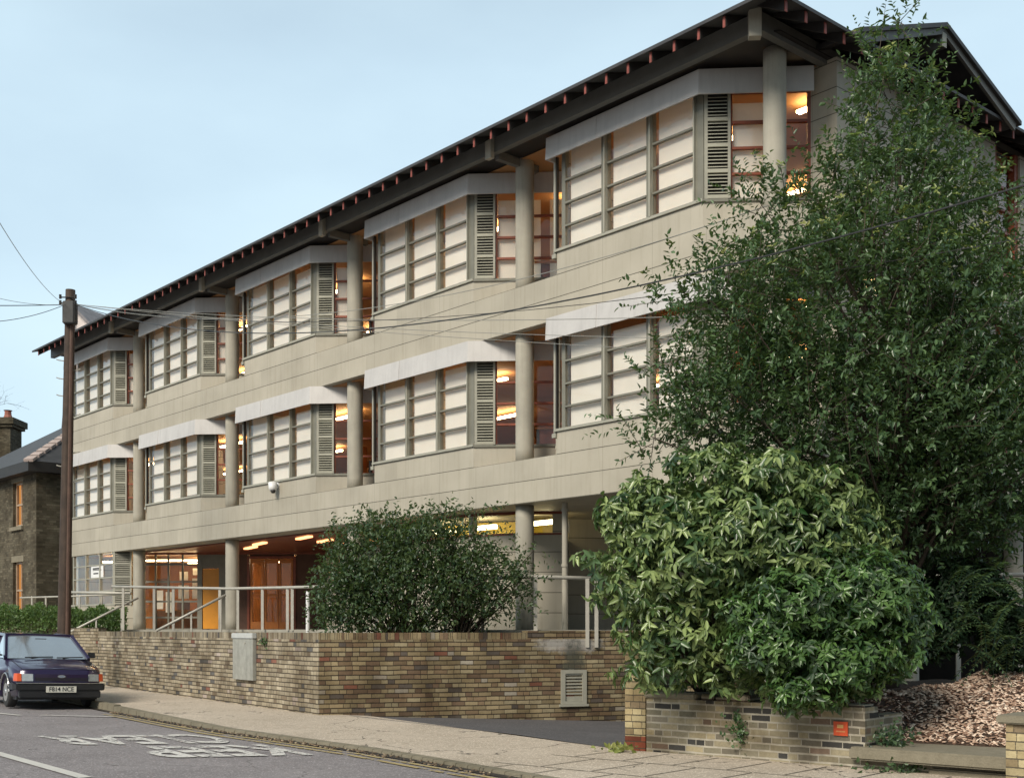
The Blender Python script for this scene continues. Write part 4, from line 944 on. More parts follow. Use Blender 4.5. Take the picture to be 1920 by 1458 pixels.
under(b_.build('hip_tiles', mat_plain('pale_hip_tile', (.42, .34, .31), .7, .2, 6)), ho)
a = at(112, 838, 38.8); b_ = MB(); b_.bar((a.x, a.y, 5.5), (a.x, a.y, 7.0), .1, .1); under(b_.build('rain_pipe', M['framelt']), ho)
# chimney house further off
ch = empty('chimney_house', at(10, 1180, 52)); tag(ch, 'distant house with tiled roof and brown brick chimney at the far left', 'house')
cz = 52; c0 = at(-38, 830, cz); c1 = at(28, 830, cz)
b_ = MB(); b_.box(c0.x, c1.x-.2, cz, cz+1.2, 6, at(0, 800, cz).z); b_.box(c0.x-.1, c1.x-.08, cz-.1, cz+1.3, at(0, 800, cz).z, at(0, 795, cz).z); b_.box(c0.x-.18, c1.x, cz-.18, cz+1.38, at(0, 795, cz).z, at(0, 783, cz).z)
under(b_.build('chimney', M['brickh']), ch)
b_ = MB()
for x_ in (15, -8): p = at(x_, 783, cz+.5); b_.tube([p, p+Vector((0, 0, .12)), p+Vector((0, 0, .28)), p+Vector((0, 0, .32))], [.2, .15, .14, .19], 10)
under(b_.build('chimney_pot', mat_plain('clay_pot', (.28, .10, .07), .7, .2, 5)), ch)
b_ = MB(); a0, a1 = at(-160, 815, 53), at(34, 878, 51); b_.hexa([(a0.x, 49, 4), (a1.x+.4, 49, 4), (a1.x+.4, 60, 4), (a0.x, 60, 4)], [(a0.x, 53, a0.z), (a0.x+.5, 53, a0.z), (a0.x+.5, 58, a0.z), (a0.x, 58, a0.z)]); under(b_.build('roof', mat_plain('brown_roof_tile', (.13, .11, .085), .8, .3, 7)), ch)
b_ = MB(); b_.box(a0.x, a1.x+.3, 49.3, 59.5, -.3, 4); under(b_.build('wall', M['brickh']), ch)
# gabled house behind the office roof
gh = empty('gabled_house', at(160, 1180, 45)); tag(gh, 'slate roofed house with white gable showing above the left end of the office roof', 'house')
ap = at(143, 578, 45); rd_ = Vector((.39, .92, 0)); sd2 = Vector((.92, -.39, 0)); hw_ = 5.0; rise = 4.6
def GP(s_, r_, z_): p = ap+sd2*s_+rd_*r_; return (p.x, p.y, ap.z+z_)
hl_ = .5; b_ = MB(); b_.face([GP(-hl_, 0, -rise), GP(hw_, 0, -rise), GP(0, 0, -.02)]); b_.face([GP(-hl_, 0, -ap.z), GP(hw_, 0, -ap.z), GP(hw_, 0, -rise), GP(-hl_, 0, -rise)]); b_.face([GP(hw_, 0, -ap.z), GP(hw_, 9, -ap.z), GP(hw_, 9, -rise), GP(hw_, 0, -rise)]); b_.face([GP(-hl_, 9, -ap.z), GP(-hl_, 0, -ap.z), GP(-hl_, 0, -rise), GP(-hl_, 9, -rise)])
under(b_.build('wall', mat_plain('white_render', (.66, .60, .58), .8, .08, 2)), gh)
b_ = MB()
for e_x in (-(hl_+.02), hw_+.4): b_.hexa([GP(0, -.25, -.02), GP(e_x, -.25, -rise-.37), GP(e_x, 9, -rise-.37), GP(0, 9, -.02)], [GP(0, -.25, .12), GP(e_x, -.25, -rise-.23), GP(e_x, 9, -rise-.23), GP(0, 9, .12)])
under(b_.build('roof', mat_plain('grey_slate', (.19, .18, .19), .6, .35, 5)), gh)

# ------------------------------------------------------------------ low wall, pier, steps, mound at the right
d_ = (L1.xy-P1.xy).normalized(); n_in = Vector((-d_.y, d_.x))
if n_in.y < 0: n_in = -n_in
pf = (P1.xy-P0.xy); pd = pf.normalized(); pn = Vector((-pd.y, pd.x))
if pn.y < 0: pn = -pn
pr = empty('brick_pier', (P0.x, P0.y, .05)); tag(pr, 'pale yellow brick pier with red plinth at the driveway mouth', 'pier')
pn2 = Vector((.54, .84)).normalized()
def ring_uv(mb, pts, z0, z1, m=0, cap=True):
    u = 0; n = len(pts)
    for i in range(n):
        a, c = pts[i], pts[(i+1) % n]; l = (c-a).length
        mb.face([(*a, z0), (*c, z0), (*c, z1), (*a, z1)], [(u, z0), (u+l, z0), (u+l, z1), (u, z1)], m); u += l
    if cap: mb.face([(*p, z1) for p in pts], [(p.x, p.y) for p in pts], m)
pts = [P0.xy, P1.xy, P1.xy+pn2*1.1, P0.xy+pn2*1.1]
b_ = MB(); ring_uv(b_, pts, .21, 1.33); under(b_.build('shaft', M['brickp']), pr)
b_ = MB(); ring_uv(b_, [p+(p-(P0.xy+P1.xy)/2)*.01 for p in pts], -.1, .209); under(b_.build('plinth', M['brickr']), pr)
lw_ = empty('low_wall', (P1.x, P1.y, 0)); tag(lw_, 'low weathered grey brick planter wall with broken coping stones', 'wall')
a, c = P1.xy+d_*.004+pn2*.02, L1.xy
LA, LC = a, c
b_ = MB(); u_ = 0; nseg = 8
top_z = [.69, .70, .66, .66, .655, .64, .63, .625, .615]
pp_ = [a.lerp(c, i/nseg) for i in range(nseg+1)]
wall_run(b_, pp_, -.2, .60, .3)
under(b_.build('wall_face', M['brickg']), lw_)
b_ = MB(); wall_run(b_, [a.lerp(c, .0), a.lerp(c, 1)], .601, .645, .29); under(b_.build('wall_top', M['brickg']), lw_)
for t0, t1, zz in ((-.005, .255, .72), (.575, .735, .70)):
    p, q_ = a.lerp(c, t0), a.lerp(c, t1); b_ = MB(); b_.prism([tuple(p-n_in*.04), tuple(q_-n_in*.04), tuple(q_+n_in*.32), tuple(p+n_in*.32)], .648, zz); under(b_.build('coping_stone', M['stone'], bevel=.015), lw_)
for t0, t1, z1_, w_ in ((.27, .33, .71, .25), (.34, .40, .69, .2), (.41, .50, .72, .26), (.76, .86, .68, .24), (.87, .995, .67, .24)):
    p, q_ = a.lerp(c, t0)+n_in*.02, a.lerp(c, t1)+n_in*.02; b_ = MB(); b_.prism([tuple(p), tuple(q_), tuple(q_+n_in*w_), tuple(p+n_in*w_)], .646, z1_); under(b_.build('loose_brick', M['brickg'], bevel=.012), lw_)
# return of the low wall at its right end
b_ = MB(); wall_run(b_, [c+Vector((.003, .003)), c+n_in*.9], -.2, .55, .25, side=1); under(b_.build('wall_return', M['brickg']), lw_)
# hydrant plate
hp = a.lerp(c, .905)-n_in*.012; hz = EYE-(1365-HOR)*hp.y/F
hy = empty('hydrant_plate', (hp.x, hp.y, hz)); tag(hy, 'small orange red metal plate fixed near the right end of the low wall', 'plate')
def hbx(a0, a1, o0, o1, z0, z1, nm, mt):
    b_ = MB(); p, q_ = hp+d_*a0, hp+d_*a1; b_.prism([tuple(p-n_in*o1), tuple(q_-n_in*o1), tuple(q_-n_in*o0), tuple(p-n_in*o0)], hz+z0, hz+z1); under(b_.build(nm, mt), hy)
hbx(-.075, .075, 0, .012, -.07, .07, 'plate', mat_plain('orange_red_enamel', (.55, .07, .015), .5, .2, 12))
hbx(-.035, .03, .0125, .015, .005, .04, 'pale_panel', mat_plain('worn_yellow_panel', (.62, .35, .12), .5, .2, 12)); hbx(-.045, .05, .0125, .015, -.035, -.02, 'line', mat_plain('faint_line', (.60, .22, .08), .5, .2, 12))
# step slabs
st = empty('stone_steps', (3.6, 11.6, 0)); tag(st, 'worn stone step slabs rising from the pavement at the right', 'steps')
s0 = c-d_*.12; s1 = c+d_*1.75
b_ = MB(); b_.prism([tuple(s0-n_in*.12), tuple(s1-n_in*.12), tuple(s1+n_in*1.2), tuple(s0+n_in*1.2)], .14, .265); under(b_.build('slab', M['stone'], bevel=.02), st)
b_ = MB(); b_.prism([tuple(s0+d_*.1+n_in*.06), tuple(s1+n_in*.06), tuple(s1+n_in*1.0), tuple(s0+d_*.1+n_in*1.0)], -.1, .139); under(b_.build('riser', M['brickg']), st)
b_ = MB(); b_.prism([tuple(s0+d_*.75+n_in*.0), tuple(s1-n_in*.02), tuple(s1+n_in*.3), tuple(s0+d_*.75+n_in*.3)], .02, .10); under(b_.build('slab', M['stone'], bevel=.015), st)
# right-hand pier
r0 = gr(1884, 1470, .05).xy; r0 = Vector((4.27, 10.38)); 
rp = empty('capped_pier', (r0.x, r0.y, 0)); tag(rp, 'short brick pier with flat stone cap at the right edge', 'pier')
pts = [r0, r0+d_*.5, r0+d_*.5+n_in*.4, r0+n_in*.4]
b_ = MB(); ring_uv(b_, pts, -.2, .60); under(b_.build('shaft', M['brickp']), rp)
b_ = MB(); q4 = [r0-d_*.07-n_in*.05, r0+d_*.6-n_in*.05, r0+d_*.6+n_in*.5, r0-d_*.07+n_in*.5]; b_.prism([tuple(p) for p in q4], .602, .675); under(b_.build('cap', M['stone'], bevel=.012), rp)

# mound of bark chips and soil
def mz(p):
    """height of the planted ground behind the low wall"""
    q_ = p-a; al = q_.dot(d_); inn = q_.dot(n_in)
    base = .60+.12*max(0, min(1, inn/1.5))
    if al > 2.3:   # chip bank rising from the path
        t_ = max(0, min(1, (inn-.62-max(0, al-2.6)*.10)/2.3)); k_ = max(0, min(1, (al-2.3)/.35)); zb = .24+.66*t_**.8
        base = base*(1-k_)+zb*k_
    r_ = max(0, min(1, (al-3.5)/1.5)); base -= r_*.25*max(0, min(1, inn/2.2))
    return base+.03*math.sin(al*5.1)*math.sin(inn*4.3)
GX, GY = 60, 40; mv = []; mf = []
for i in range(GX+1):
    for j in range(GY+1):
        p = a+d_*(.32+i/GX*6.0)+n_in*(.28+j/GY*4.4)
        if i == 0: p = a+d_*.32+n_in*(.28+j/GY*4.4)
        mv.append((p.x, p.y, mz(p)))
for i in range(GX):
    for j in range(GY): k_ = i*(GY+1)+j; mf.append((k_, k_+GY+1, k_+GY+2, k_+1))
me = bpy.data.meshes.new('planting_mound'); me.from_pydata(mv, [], mf); me.materials.append(M['soil']); o = bpy.data.objects.new('planting_mound', me); COL.objects.link(o); tag(o, kind='structure')
for p in me.polygons: p.use_smooth = True

def rand_rot_quads(centers, ln, wd_, mat, name, label, cat, tilt=.5, thick=0):
    n = len(centers); ang = rng.uniform(0, 2*np.pi, n); tz = rng.normal(0, tilt, n)
    dx = np.stack([np.cos(ang)*np.cos(tz), np.sin(ang)*np.cos(tz), np.sin(tz)], 1)
    up = np.stack([rng.normal(0, .35, n), rng.normal(0, .35, n), np.ones(n)], 1); sd = np.cross(dx, up); sd /= np.linalg.norm(sd, axis=1)[:, None]
    L_ = rng.uniform(*ln, n)[:, None]/2; W_ = rng.uniform(*wd_, n)[:, None]/2; C = np.array(centers)
    nn_ = np.cross(sd, dx)*np.minimum(W_, .008)
    V = np.stack([C-dx*L_-sd*W_*.7, C+dx*L_*.9-sd*W_, C+dx*L_+sd*W_*.6, C-dx*L_*.8+sd*W_, C-dx*L_*.9-sd*W_*.7-nn_, C+dx*L_*.8-sd*W_-nn_, C+dx*L_*.9+sd*W_*.6-nn_, C-dx*L_*.9+sd*W_-nn_], 1).reshape(-1, 3)
    b0 = (np.arange(n)*8)[:, None]
    fs = np.concatenate([b0+np.array([[0, 1, 2, 3]]), b0+np.array([[4, 5, 1, 0]]), b0+np.array([[5, 6, 2, 1]]), b0+np.array([[6, 7, 3, 2]]), b0+np.array([[7, 4, 0, 3]])])
    me = bpy.data.meshes.new(name); me.vertices.add(len(V)); me.vertices.foreach_set('co', V.ravel().astype('f'))
    me.loops.add(fs.size); me.loops.foreach_set('vertex_index', fs.ravel().astype('i')); me.polygons.add(len(fs)); me.polygons.foreach_set('loop_start', (np.arange(len(fs))*4).astype('i'))
    at_ = me.attributes.new('leafrand', 'FLOAT', 'POINT'); at_.data.foreach_set('value', np.repeat(rng.random(n), 8).astype('f'))
    me.update(); me.validate(); me.materials.append(mat); o = bpy.data.objects.new(name, me); COL.objects.link(o)
    tag(o, label, cat, kind='stuff'); return o
def mat_chip(name, stops):
    m, n = newmat(name); b = NB(n); at_ = b.add('ShaderNodeAttribute'); at_.attribute_name = 'leafrand'; c = b.ramp(at_.outputs['Fac'], stops); b.out(b.bsdf(c, .8)); return m
M['chip'] = mat_chip('bark_chip', [(0, (.06, .03, .02)), (.22, (.26, .15, .10)), (.55, (.56, .40, .30)), (1, (.84, .69, .56))])
cs = []
while len(cs) < 9500:
    al, inn = random.uniform(2.1, 6.0), random.uniform(.3, 3.8)
    p = a+d_*al+n_in*inn
    if al < 2.5 and random.random() < .5: continue
    if mz(p) < .275: continue
    cs.append((p.x, p.y, mz(p)+random.uniform(.0, .025)))
rand_rot_quads(cs, (.03, .085), (.015, .04), M['chip'], 'bark_chips', 'brown and tan bark chippings spread over the planted bank', 'bark chips', .35)
cs = []
for i in range(1500):
    al, inn = random.uniform(.35, 2.6), random.uniform(.3, 1.4); p = a+d_*al+n_in*inn; cs.append((p.x, p.y, mz(p)+.01))
rand_rot_quads(cs, (.03, .08), (.015, .04), mat_chip('dead_leaf', [(0, (.05, .02, .012)), (.6, (.17, .08, .05)), (1, (.30, .20, .12))]), 'fallen_leaves', 'brown fallen leaves on the soil behind the low wall', 'leaf litter', .3)
cs = []   # gutter litter
for i in range(420):
    t = random.random()**.8; ii = random.choice([3, 3, 4, 4, 5, 6]); p = K[ii].lerp(K[ii+1], random.random()); nn_ = offs(K, -random.uniform(.01, .16)); p = nn_[ii].lerp(nn_[ii+1], random.random()); cs.append((p.x, p.y, rz(p)+.012))
rand_rot_quads(cs, (.02, .06), (.01, .03), mat_chip('gutter_debris', [(0, (.06, .04, .025)), (.7, (.22, .15, .09)), (1, (.40, .33, .22))]), 'gutter_litter', 'scattered dead leaves and grit lying along the kerb', 'leaf litter', .15)

# ------------------------------------------------------------------ foliage
def leaf_mesh(name, P, D, Nn, Ln, ratio, mat, fold=.25, bend=.15, mats2=None, rnd=None):
    P = np.asarray(P); n = len(P); D = D/np.linalg.norm(D, axis=1)[:, None]
    Sd = np.cross(D, Nn); Sd /= np.maximum(np.linalg.norm(Sd, axis=1), 1e-6)[:, None]; Nn = np.cross(Sd, D)
    L_ = Ln[:, None]; Wd = L_*ratio/2; up = Nn*Wd*fold*2
    b_ = P; t_ = P+D*L_-Nn*L_*bend
    l1 = P+D*L_*.32-Sd*Wd+up*.8; r1 = P+D*L_*.32+Sd*Wd+up*.8; l2 = P+D*L_*.70-Sd*Wd*.72+up*.6-Nn*L_*bend*.5; r2 = P+D*L_*.70+Sd*Wd*.72+up*.6-Nn*L_*bend*.5
    V = np.stack([b_, l1, l2, t_, r2, r1], 1).reshape(-1, 3)
    b0 = (np.arange(n)*6)[:, None]; fs = np.stack([b0+np.array([[0, 3, 2, 1]]), b0+np.array([[0, 5, 4, 3]])], 1).reshape(-1, 4)
    me = bpy.data.meshes.new(name); me.vertices.add(len(V)); me.vertices.foreach_set('co', V.ravel().astype('f'))
    me.loops.add(fs.size); me.loops.foreach_set('vertex_index', fs.ravel().astype('i')); me.polygons.add(len(fs)); me.polygons.foreach_set('loop_start', (np.arange(len(fs))*4).astype('i'))
    r_ = rng.random(n) if rnd is None else rnd
    at_ = me.attributes.new('leafrand', 'FLOAT', 'POINT'); at_.data.foreach_set('value', np.repeat(np.clip(r_, 0, 1), 6).astype('f'))
    me.update(); me.validate(); me.materials.append(mat)
    o = bpy.data.objects.new(name, me); COL.objects.link(o); return o
def unit(v): return v/np.maximum(np.linalg.norm(v, axis=-1, keepdims=True), 1e-9)
def sample_blobs(blobs, n, shell=.55, flat=1.0):
    """blobs: (px, py, rx, ry, Z, depth_radius, weight)"""
    C = []; Rr = []; Wt = []
    for (x, y, rx, ry, Z, rd_, wt) in blobs: c = at(x, y, Z); C.append(c[:]); Rr.append((rx/F*Z, rd_, ry/F*Z)); Wt.append(wt*rx*ry)
    C = np.array(C); Rr = np.array(Rr); Wt = np.array(Wt)/sum(Wt)
    idx = rng.choice(len(C), n, p=Wt); d = unit(rng.normal(size=(n, 3))); r = rng.uniform(shell**3, 1, n)**(1/3)
    # uneven outline
    lump = 1+.16*np.sin(d[:, 0]*5+idx)*np.sin(d[:, 2]*6+2*idx)+rng.normal(0, .04, n)
    P = C[idx]+d*Rr[idx]*(r*lump)[:, None]
    # drop points that lie deep inside another blob
    keep = np.ones(n, bool)
    for k in range(len(C)):
        q = np.linalg.norm((P-C[k])/Rr[k], axis=1); keep &= ~((q < shell*.85) & (idx != k))
    O = unit((P-C[idx])/Rr[idx]**1)
    return P[keep], O[keep]
def rosettes(P, O, m, L0, ratio, mat, name, up=.4, droop=.5, var=.25, spread=.9, bend=.18, pw=1.0):
    n = len(P); axis = unit(O+np.array([0, 0, up])+rng.normal(0, .35, (n, 3)))
    a1 = unit(np.cross(axis, rng.normal(size=(n, 3)))); a2 = np.cross(axis, a1)
    PP, DD, NN, LL, RR = [], [], [], [], []; base = rng.random(n)
    for k in range(m):
        t = 2*np.pi*k/m+rng.uniform(-.4, .4, n); rad = a1*np.cos(t)[:, None]+a2*np.sin(t)[:, None]
        el = rng.uniform(.0, .9, n)[:, None]
        d = unit(rad*spread+axis*el*.6+np.array([0, 0, -droop])*rng.uniform(.3, 1.2, (n, 1)))
        PP.append(P+rng.normal(0, .01, (n, 3))); DD.append(d); NN.append(unit(axis+rad*.2+rng.normal(0, .25, (n, 3)))); LL.append(L0*rng.uniform(1-var, 1+var, n)); RR.append(np.clip((base*.6+rng.random(n)*.4)**pw, 0, 1))
    return leaf_mesh(name, np.concatenate(PP), np.concatenate(DD), np.concatenate(NN), np.concatenate(LL), ratio, mat, rnd=np.concatenate(RR), bend=bend)
def limbs(base, tips, r0, name, mat, trunk_top=None, nseg=5, rt=.006, curve=.3, frac=(.15, .7)):
    b_ = MB(); base = Vector(base)
    tt = Vector(trunk_top) if trunk_top is not None else None
    if tt is not None:
        n = 9; pts = [base.lerp(tt, i/n)+Vector((random.gauss(0, .02), random.gauss(0, .02), 0)) for i in range(n+1)]; b_.tube(pts, [r0*(1-.85*i/n) for i in range(n+1)], 10)
    for tpt in tips:
        tpt = Vector(tpt)
        if tt is not None:
            f_ = max(.06, min(.95, (tpt.z-base.z)/(tt.z-base.z)*random.uniform(.45, .8))); s_ = base.lerp(tt, f_); rr = r0*(1-.85*f_)*.45
        else: s_ = base+Vector((random.gauss(0, .06), random.gauss(0, .06), 0)); rr = r0
        mid = s_.lerp(tpt, .5)+Vector((random.gauss(0, curve*.4), random.gauss(0, curve*.4), -curve*.25*(tpt-s_).length if tt is not None else curve*.3*(tpt-s_).length))
        pts = [];
        for i in range(nseg+1): t = i/nseg; pts.append(s_*(1-t)**2+mid*2*t*(1-t)+tpt*t**2+Vector((random.gauss(0, .012), random.gauss(0, .012), random.gauss(0, .012))))
        b_.tube(pts, [rr*(1-i/nseg)+rt for i in range(nseg+1)], 5)
    return b_.build(name, mat, smooth=True)

# evergreen tree
tb = (4.55, 14.4, .45); tree = empty('evergreen_tree', tb); tag(tree, 'tall dark evergreen tree with small glossy leaves in front of the office corner', 'tree')
TB = [(1690, 70, 16, 60, 14.3, .3, .7), (1640, 130, 38, 48, 14.3, .4, .8), (1680, 220, 75, 95, 14.3, .8, 1.0), (1775, 270, 42, 52, 14.5, .4, .7), (1665, 400, 135, 130, 14.2, 1.2, .95), (1560, 355, 62, 62, 14.0, .6, .5), (1425, 400, 55, 60, 13.9, .5, .5), (1820, 450, 95, 110, 14.6, .9, .6), (1780, 360, 75, 70, 14.5, .6, .5),
      (1605, 600, 265, 170, 14.2, 1.9, 1.15), (1380, 560, 110, 90, 13.8, .8, .7), (1270, 540, 55, 38, 13.7, .4, .35), (1830, 650, 170, 180, 14.6, 1.4, 1.2), (1620, 800, 310, 160, 14.3, 1.9, 1.5), (1360, 760, 110, 100, 13.8, .8, 1.0), (1230, 825, 65, 35, 13.7, .35, .35), (1255, 690, 45, 40, 13.7, .35, .3),
      (1800, 880, 190, 150, 14.6, 1.4, 1.5), (1650, 960, 170, 110, 14.5, 1.3, 1.2), (1215, 715, 30, 16, 13.6, .2, .1), (1160, 790, 26, 14, 13.6, .2, .1), (1800, 980, 110, 90, 14.8, 1.0, .8), (1740, 1060, 70, 50, 14.9, .6, .8)]
P, O = sample_blobs(TB, 9000, .25)
# twigs with leaves along them
n = len(P); TL = rng.uniform(.22, .5, n); ax = unit(O*.8+np.array([0, 0, .55])+rng.normal(0, .45, (n, 3)))
Pp, Dd, Nn_, Ll, Rr_ = [], [], [], [], []; tone = rng.random(n)
for k in range(11):
    t = (k+.5)/11; q = P+ax*(TL*t)[:, None]; side = unit(np.cross(ax, rng.normal(size=(n, 3))))
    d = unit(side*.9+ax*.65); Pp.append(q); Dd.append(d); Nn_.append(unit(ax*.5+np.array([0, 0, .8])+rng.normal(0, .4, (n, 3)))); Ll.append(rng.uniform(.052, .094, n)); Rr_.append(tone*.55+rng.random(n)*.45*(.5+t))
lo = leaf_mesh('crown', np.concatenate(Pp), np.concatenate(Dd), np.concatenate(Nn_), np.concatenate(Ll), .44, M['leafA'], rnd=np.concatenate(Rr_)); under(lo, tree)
sel = rng.choice(n, 500, replace=False); zt2 = P[:, 2]; hi = np.where(zt2 > 5.2)[0]; hi = rng.choice(hi, min(420, len(hi)), replace=False)
yo = rosettes(P[hi]+ax[hi]*TL[hi][:, None], ax[hi], 5, .07, .42, M['leafTip'], 'young_shoots', up=.8, droop=-.3); under(yo, tree)
b_ = MB()
for i in rng.choice(n, 1500, replace=False): b_.tube([P[i]-ax[i]*TL[i]*.6, P[i]+ax[i]*TL[i]*.9], [.006, .003], 3, cap=False)
under(b_.build('twigs', M['bark']), tree)
li = rng.choice(n, 95, replace=False); to = limbs(tb, P[li], .13, 'trunk', M['bark'], trunk_top=at(1688, 260, 14.3), rt=.005, curve=.25); under(to, tree)

# big light laurel
lau = empty('laurel_bush', (2.2, 13.6, .7)); tag(lau, 'big rounded laurel bush with long pale green leaves above the low wall', 'bush')
LB = [(1230, 990, 95, 85, 12.9, .8, 1), (1350, 900, 95, 65, 12.9, .7, 1.1), (1440, 905, 90, 60, 12.9, .8, 1), (1530, 935, 95, 70, 13.1, .8, .9), (1190, 1090, 85, 75, 12.8, .6, .9), (1300, 1050, 120, 100, 12.7, .8, 1), (1380, 1010, 130, 110, 12.7, .8, 1), (1280, 1180, 130, 75, 12.8, .6, .8), (1480, 1020, 140, 110, 12.8, .9, 1), (1160, 965, 45, 50, 12.9, .4, .8), (1610, 960, 50, 50, 13.2, .4, .6), (1120, 1045, 38, 22, 12.8, .35, .5), (1200, 915, 45, 30, 12.9, .4, .6), (1290, 870, 40, 28, 12.9, .4, .6), (1230, 1260, 80, 35, 12.8, .4, .5), (1620, 1010, 60, 60, 13.1, .5, .7), (1390, 1240, 110, 60, 12.7, .5, .6)]
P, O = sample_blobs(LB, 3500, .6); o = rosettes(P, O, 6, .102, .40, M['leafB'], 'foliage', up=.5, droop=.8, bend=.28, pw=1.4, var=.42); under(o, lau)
P2, O2 = sample_blobs(LB, 500, .25); o = rosettes(P2, O2, 6, .12, .4, M['leafA'], 'inner_foliage', up=.4, droop=.6); under(o, lau)  # darker leaf colour paints in the shaded gaps inside the laurel
o = limbs((2.3, 13.7, .55), P[rng.choice(len(P), 46, replace=False)], .026, 'stems', M['bark'], nseg=6, curve=.3); under(o, lau)
# darker front shrub
fs_ = empty('dark_shrub', (3.1, 12.3, .7)); tag(fs_, 'dense blue green shrub in front of the laurel, hanging over the low wall', 'bush')
FB = [(1490, 1130, 110, 65, 12.0, .6, 1), (1620, 1120, 105, 85, 12.1, .7, 1), (1690, 1160, 60, 75, 12.2, .5, .9), (1400, 1150, 55, 45, 12.1, .4, .8), (1560, 1060, 60, 35, 12.3, .5, .6), (1470, 1305, 55, 26, 11.8, .25, .7), (1535, 1300, 50, 22, 11.75, .25, .6), (1440, 1200, 90, 60, 12.0, .45, .9), (1560, 1230, 130, 75, 11.95, .5, 1), (1660, 1210, 75, 70, 12.1, .5, .9), (1520, 1290, 90, 45, 11.9, .35, .8), (1600, 1262, 60, 45, 11.9, .35, .7), (1700, 1130, 40, 50, 12.2, .4, .5), (1640, 1060, 60, 40, 12.3, .5, .6)]
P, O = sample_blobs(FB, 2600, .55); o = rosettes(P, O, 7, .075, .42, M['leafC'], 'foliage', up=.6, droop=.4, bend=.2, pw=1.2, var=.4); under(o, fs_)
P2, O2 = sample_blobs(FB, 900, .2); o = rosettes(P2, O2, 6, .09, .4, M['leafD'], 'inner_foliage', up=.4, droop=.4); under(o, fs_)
o = limbs((3.2, 12.45, .62), P[rng.choice(len(P), 40, replace=False)], .016, 'stems', M['bark'], nseg=5, curve=.25); under(o, fs_)
# terrace bush
tbsh = empty('terrace_bush', (-1.6, 20.8, 1.15)); tag(tbsh, 'airy dark green bush with bare lower stems on top of the brick wall', 'bush')
MBs = [(645, 1110, 55, 70, 20.6, .4, 1.1), (700, 1060, 85, 65, 20.7, .6, 1.1), (650, 1010, 40, 30, 20.8, .3, .6), (720, 990, 60, 28, 20.8, .4, .7), (790, 1030, 75, 60, 20.6, .6, 1.1), (830, 985, 45, 30, 20.6, .4, .7), (870, 1040, 55, 50, 20.5, .5, .9), (780, 1105, 140, 60, 20.5, .6, 1.2), (895, 1095, 85, 50, 20.3, .5, .9), (945, 1050, 40, 30, 20.2, .3, .4), (965, 1085, 40, 25, 20.2, .3, .4), (980, 1120, 26, 20, 20.1, .2, .3), (865, 955, 24, 12, 20.7, .2, .5), (910, 950, 22, 5, 20.7, .15, .3), (600, 1000, 18, 12, 20.6, .2, .2), (960, 1010, 14, 14, 20.3, .15, .3), (640, 1158, 50, 25, 20.4, .3, .8), (720, 1160, 90, 22, 20.4, .3, .6), (860, 1150, 90, 22, 20.4, .3, .35), (1000, 1030, 22, 10, 20.1, .2, .3)]
P, O = sample_blobs(MBs, 3900, .2); n = len(P); ax = unit(O*.6+np.array([0, 0, .15])+rng.normal(0, .6, (n, 3))); TL = rng.uniform(.14, .46, n)
Pp, Dd, Nn_, Ll = [], [], [], []
for k in range(6):
    t = (k+.5)/6; side = unit(np.cross(ax, rng.normal(size=(n, 3)))); Pp.append(P+ax*(TL*t)[:, None]); Dd.append(unit(side+ax*.6)); Nn_.append(unit(np.array([0, 0, 1.])+rng.normal(0, .5, (n, 3)))); Ll.append(rng.uniform(.055, .095, n))
o = leaf_mesh('foliage', np.concatenate(Pp), np.concatenate(Dd), np.concatenate(Nn_), np.concatenate(Ll), .5, M['leafD']); under(o, tbsh)
o = limbs((-1.9, 20.75, 1.1), P[rng.choice(n, 60, replace=False)], .02, 'stems', M['bark'], nseg=6, curve=.35, rt=.004); under(o, tbsh)
o = limbs((-.9, 20.7, 1.1), P[np.where(P[:, 0] > -1.2)[0]][:40], .018, 'stems', M['bark'], nseg=6, curve=.35, rt=.004); under(o, tbsh)
# fern-like mahonia at the right
mh = empty('mahonia_shrub', (5.4, 12.9, .6)); tag(mh, 'dark shrub with arching fern like sprays near the right edge', 'bush')
b_ = MB(); Pp, Dd, Nn_, Ll = [], [], [], []
for i in range(60):
    c = at(random.uniform(1800, 1925), random.uniform(1060, 1230), random.uniform(13.2, 14.0)); d0 = Vector((random.uniform(-.9, .5), random.uniform(-.9, .1), random.uniform(-.2, .5))).normalized(); Lf = random.uniform(.35, .6); pts = []
    for j in range(12):
        t = j/11; p = c+d0*Lf*t-Vector((0, 0, .42*Lf*t*t*1.6)); pts.append(p)
        if j: 
            dd_ = (p-pts[-2]).normalized(); sd_ = dd_.cross(Vector((0, 0, 1))).normalized()
            for s_ in (-1, 1): Pp.append(p[:]); Dd.append((sd_*s_+dd_*.5)[:]); Nn_.append((0, 0, 1)); Ll.append(.1*(1-.5*t))
    b_.tube(pts, .004, 3)
o = leaf_mesh('fronds', np.array(Pp), np.array(Dd), np.array(Nn_)+rng.normal(0, .2, (len(Pp), 3)), np.array(Ll), .32, M['leafD']); under(o, mh); under(b_.build('frond_stalks', M['leafD']), mh)
SBs = [(1890, 1190, 45, 90, 13.8, .4, 1), (1850, 1130, 40, 60, 14.2, .4, .8)]
SBs += [(1800, 1120, 90, 80, 14.2, .4, 1), (1760, 1180, 60, 60, 14.1, .4, 1)]
M['leafShade'] = mat_leaf('shade_dark_leaf', (.004, .012, .006), (.02, .045, .018), .5, trans=.08, back=(.01, .02, .01), spec=.2)  # near-black leaf colour carries the deep shade below the tree
P, O = sample_blobs(SBs, 1100, .2); o = rosettes(P, O, 7, .09, .4, M['leafShade'], 'foliage', up=.3, droop=.5); under(o, mh)
b_ = MB()
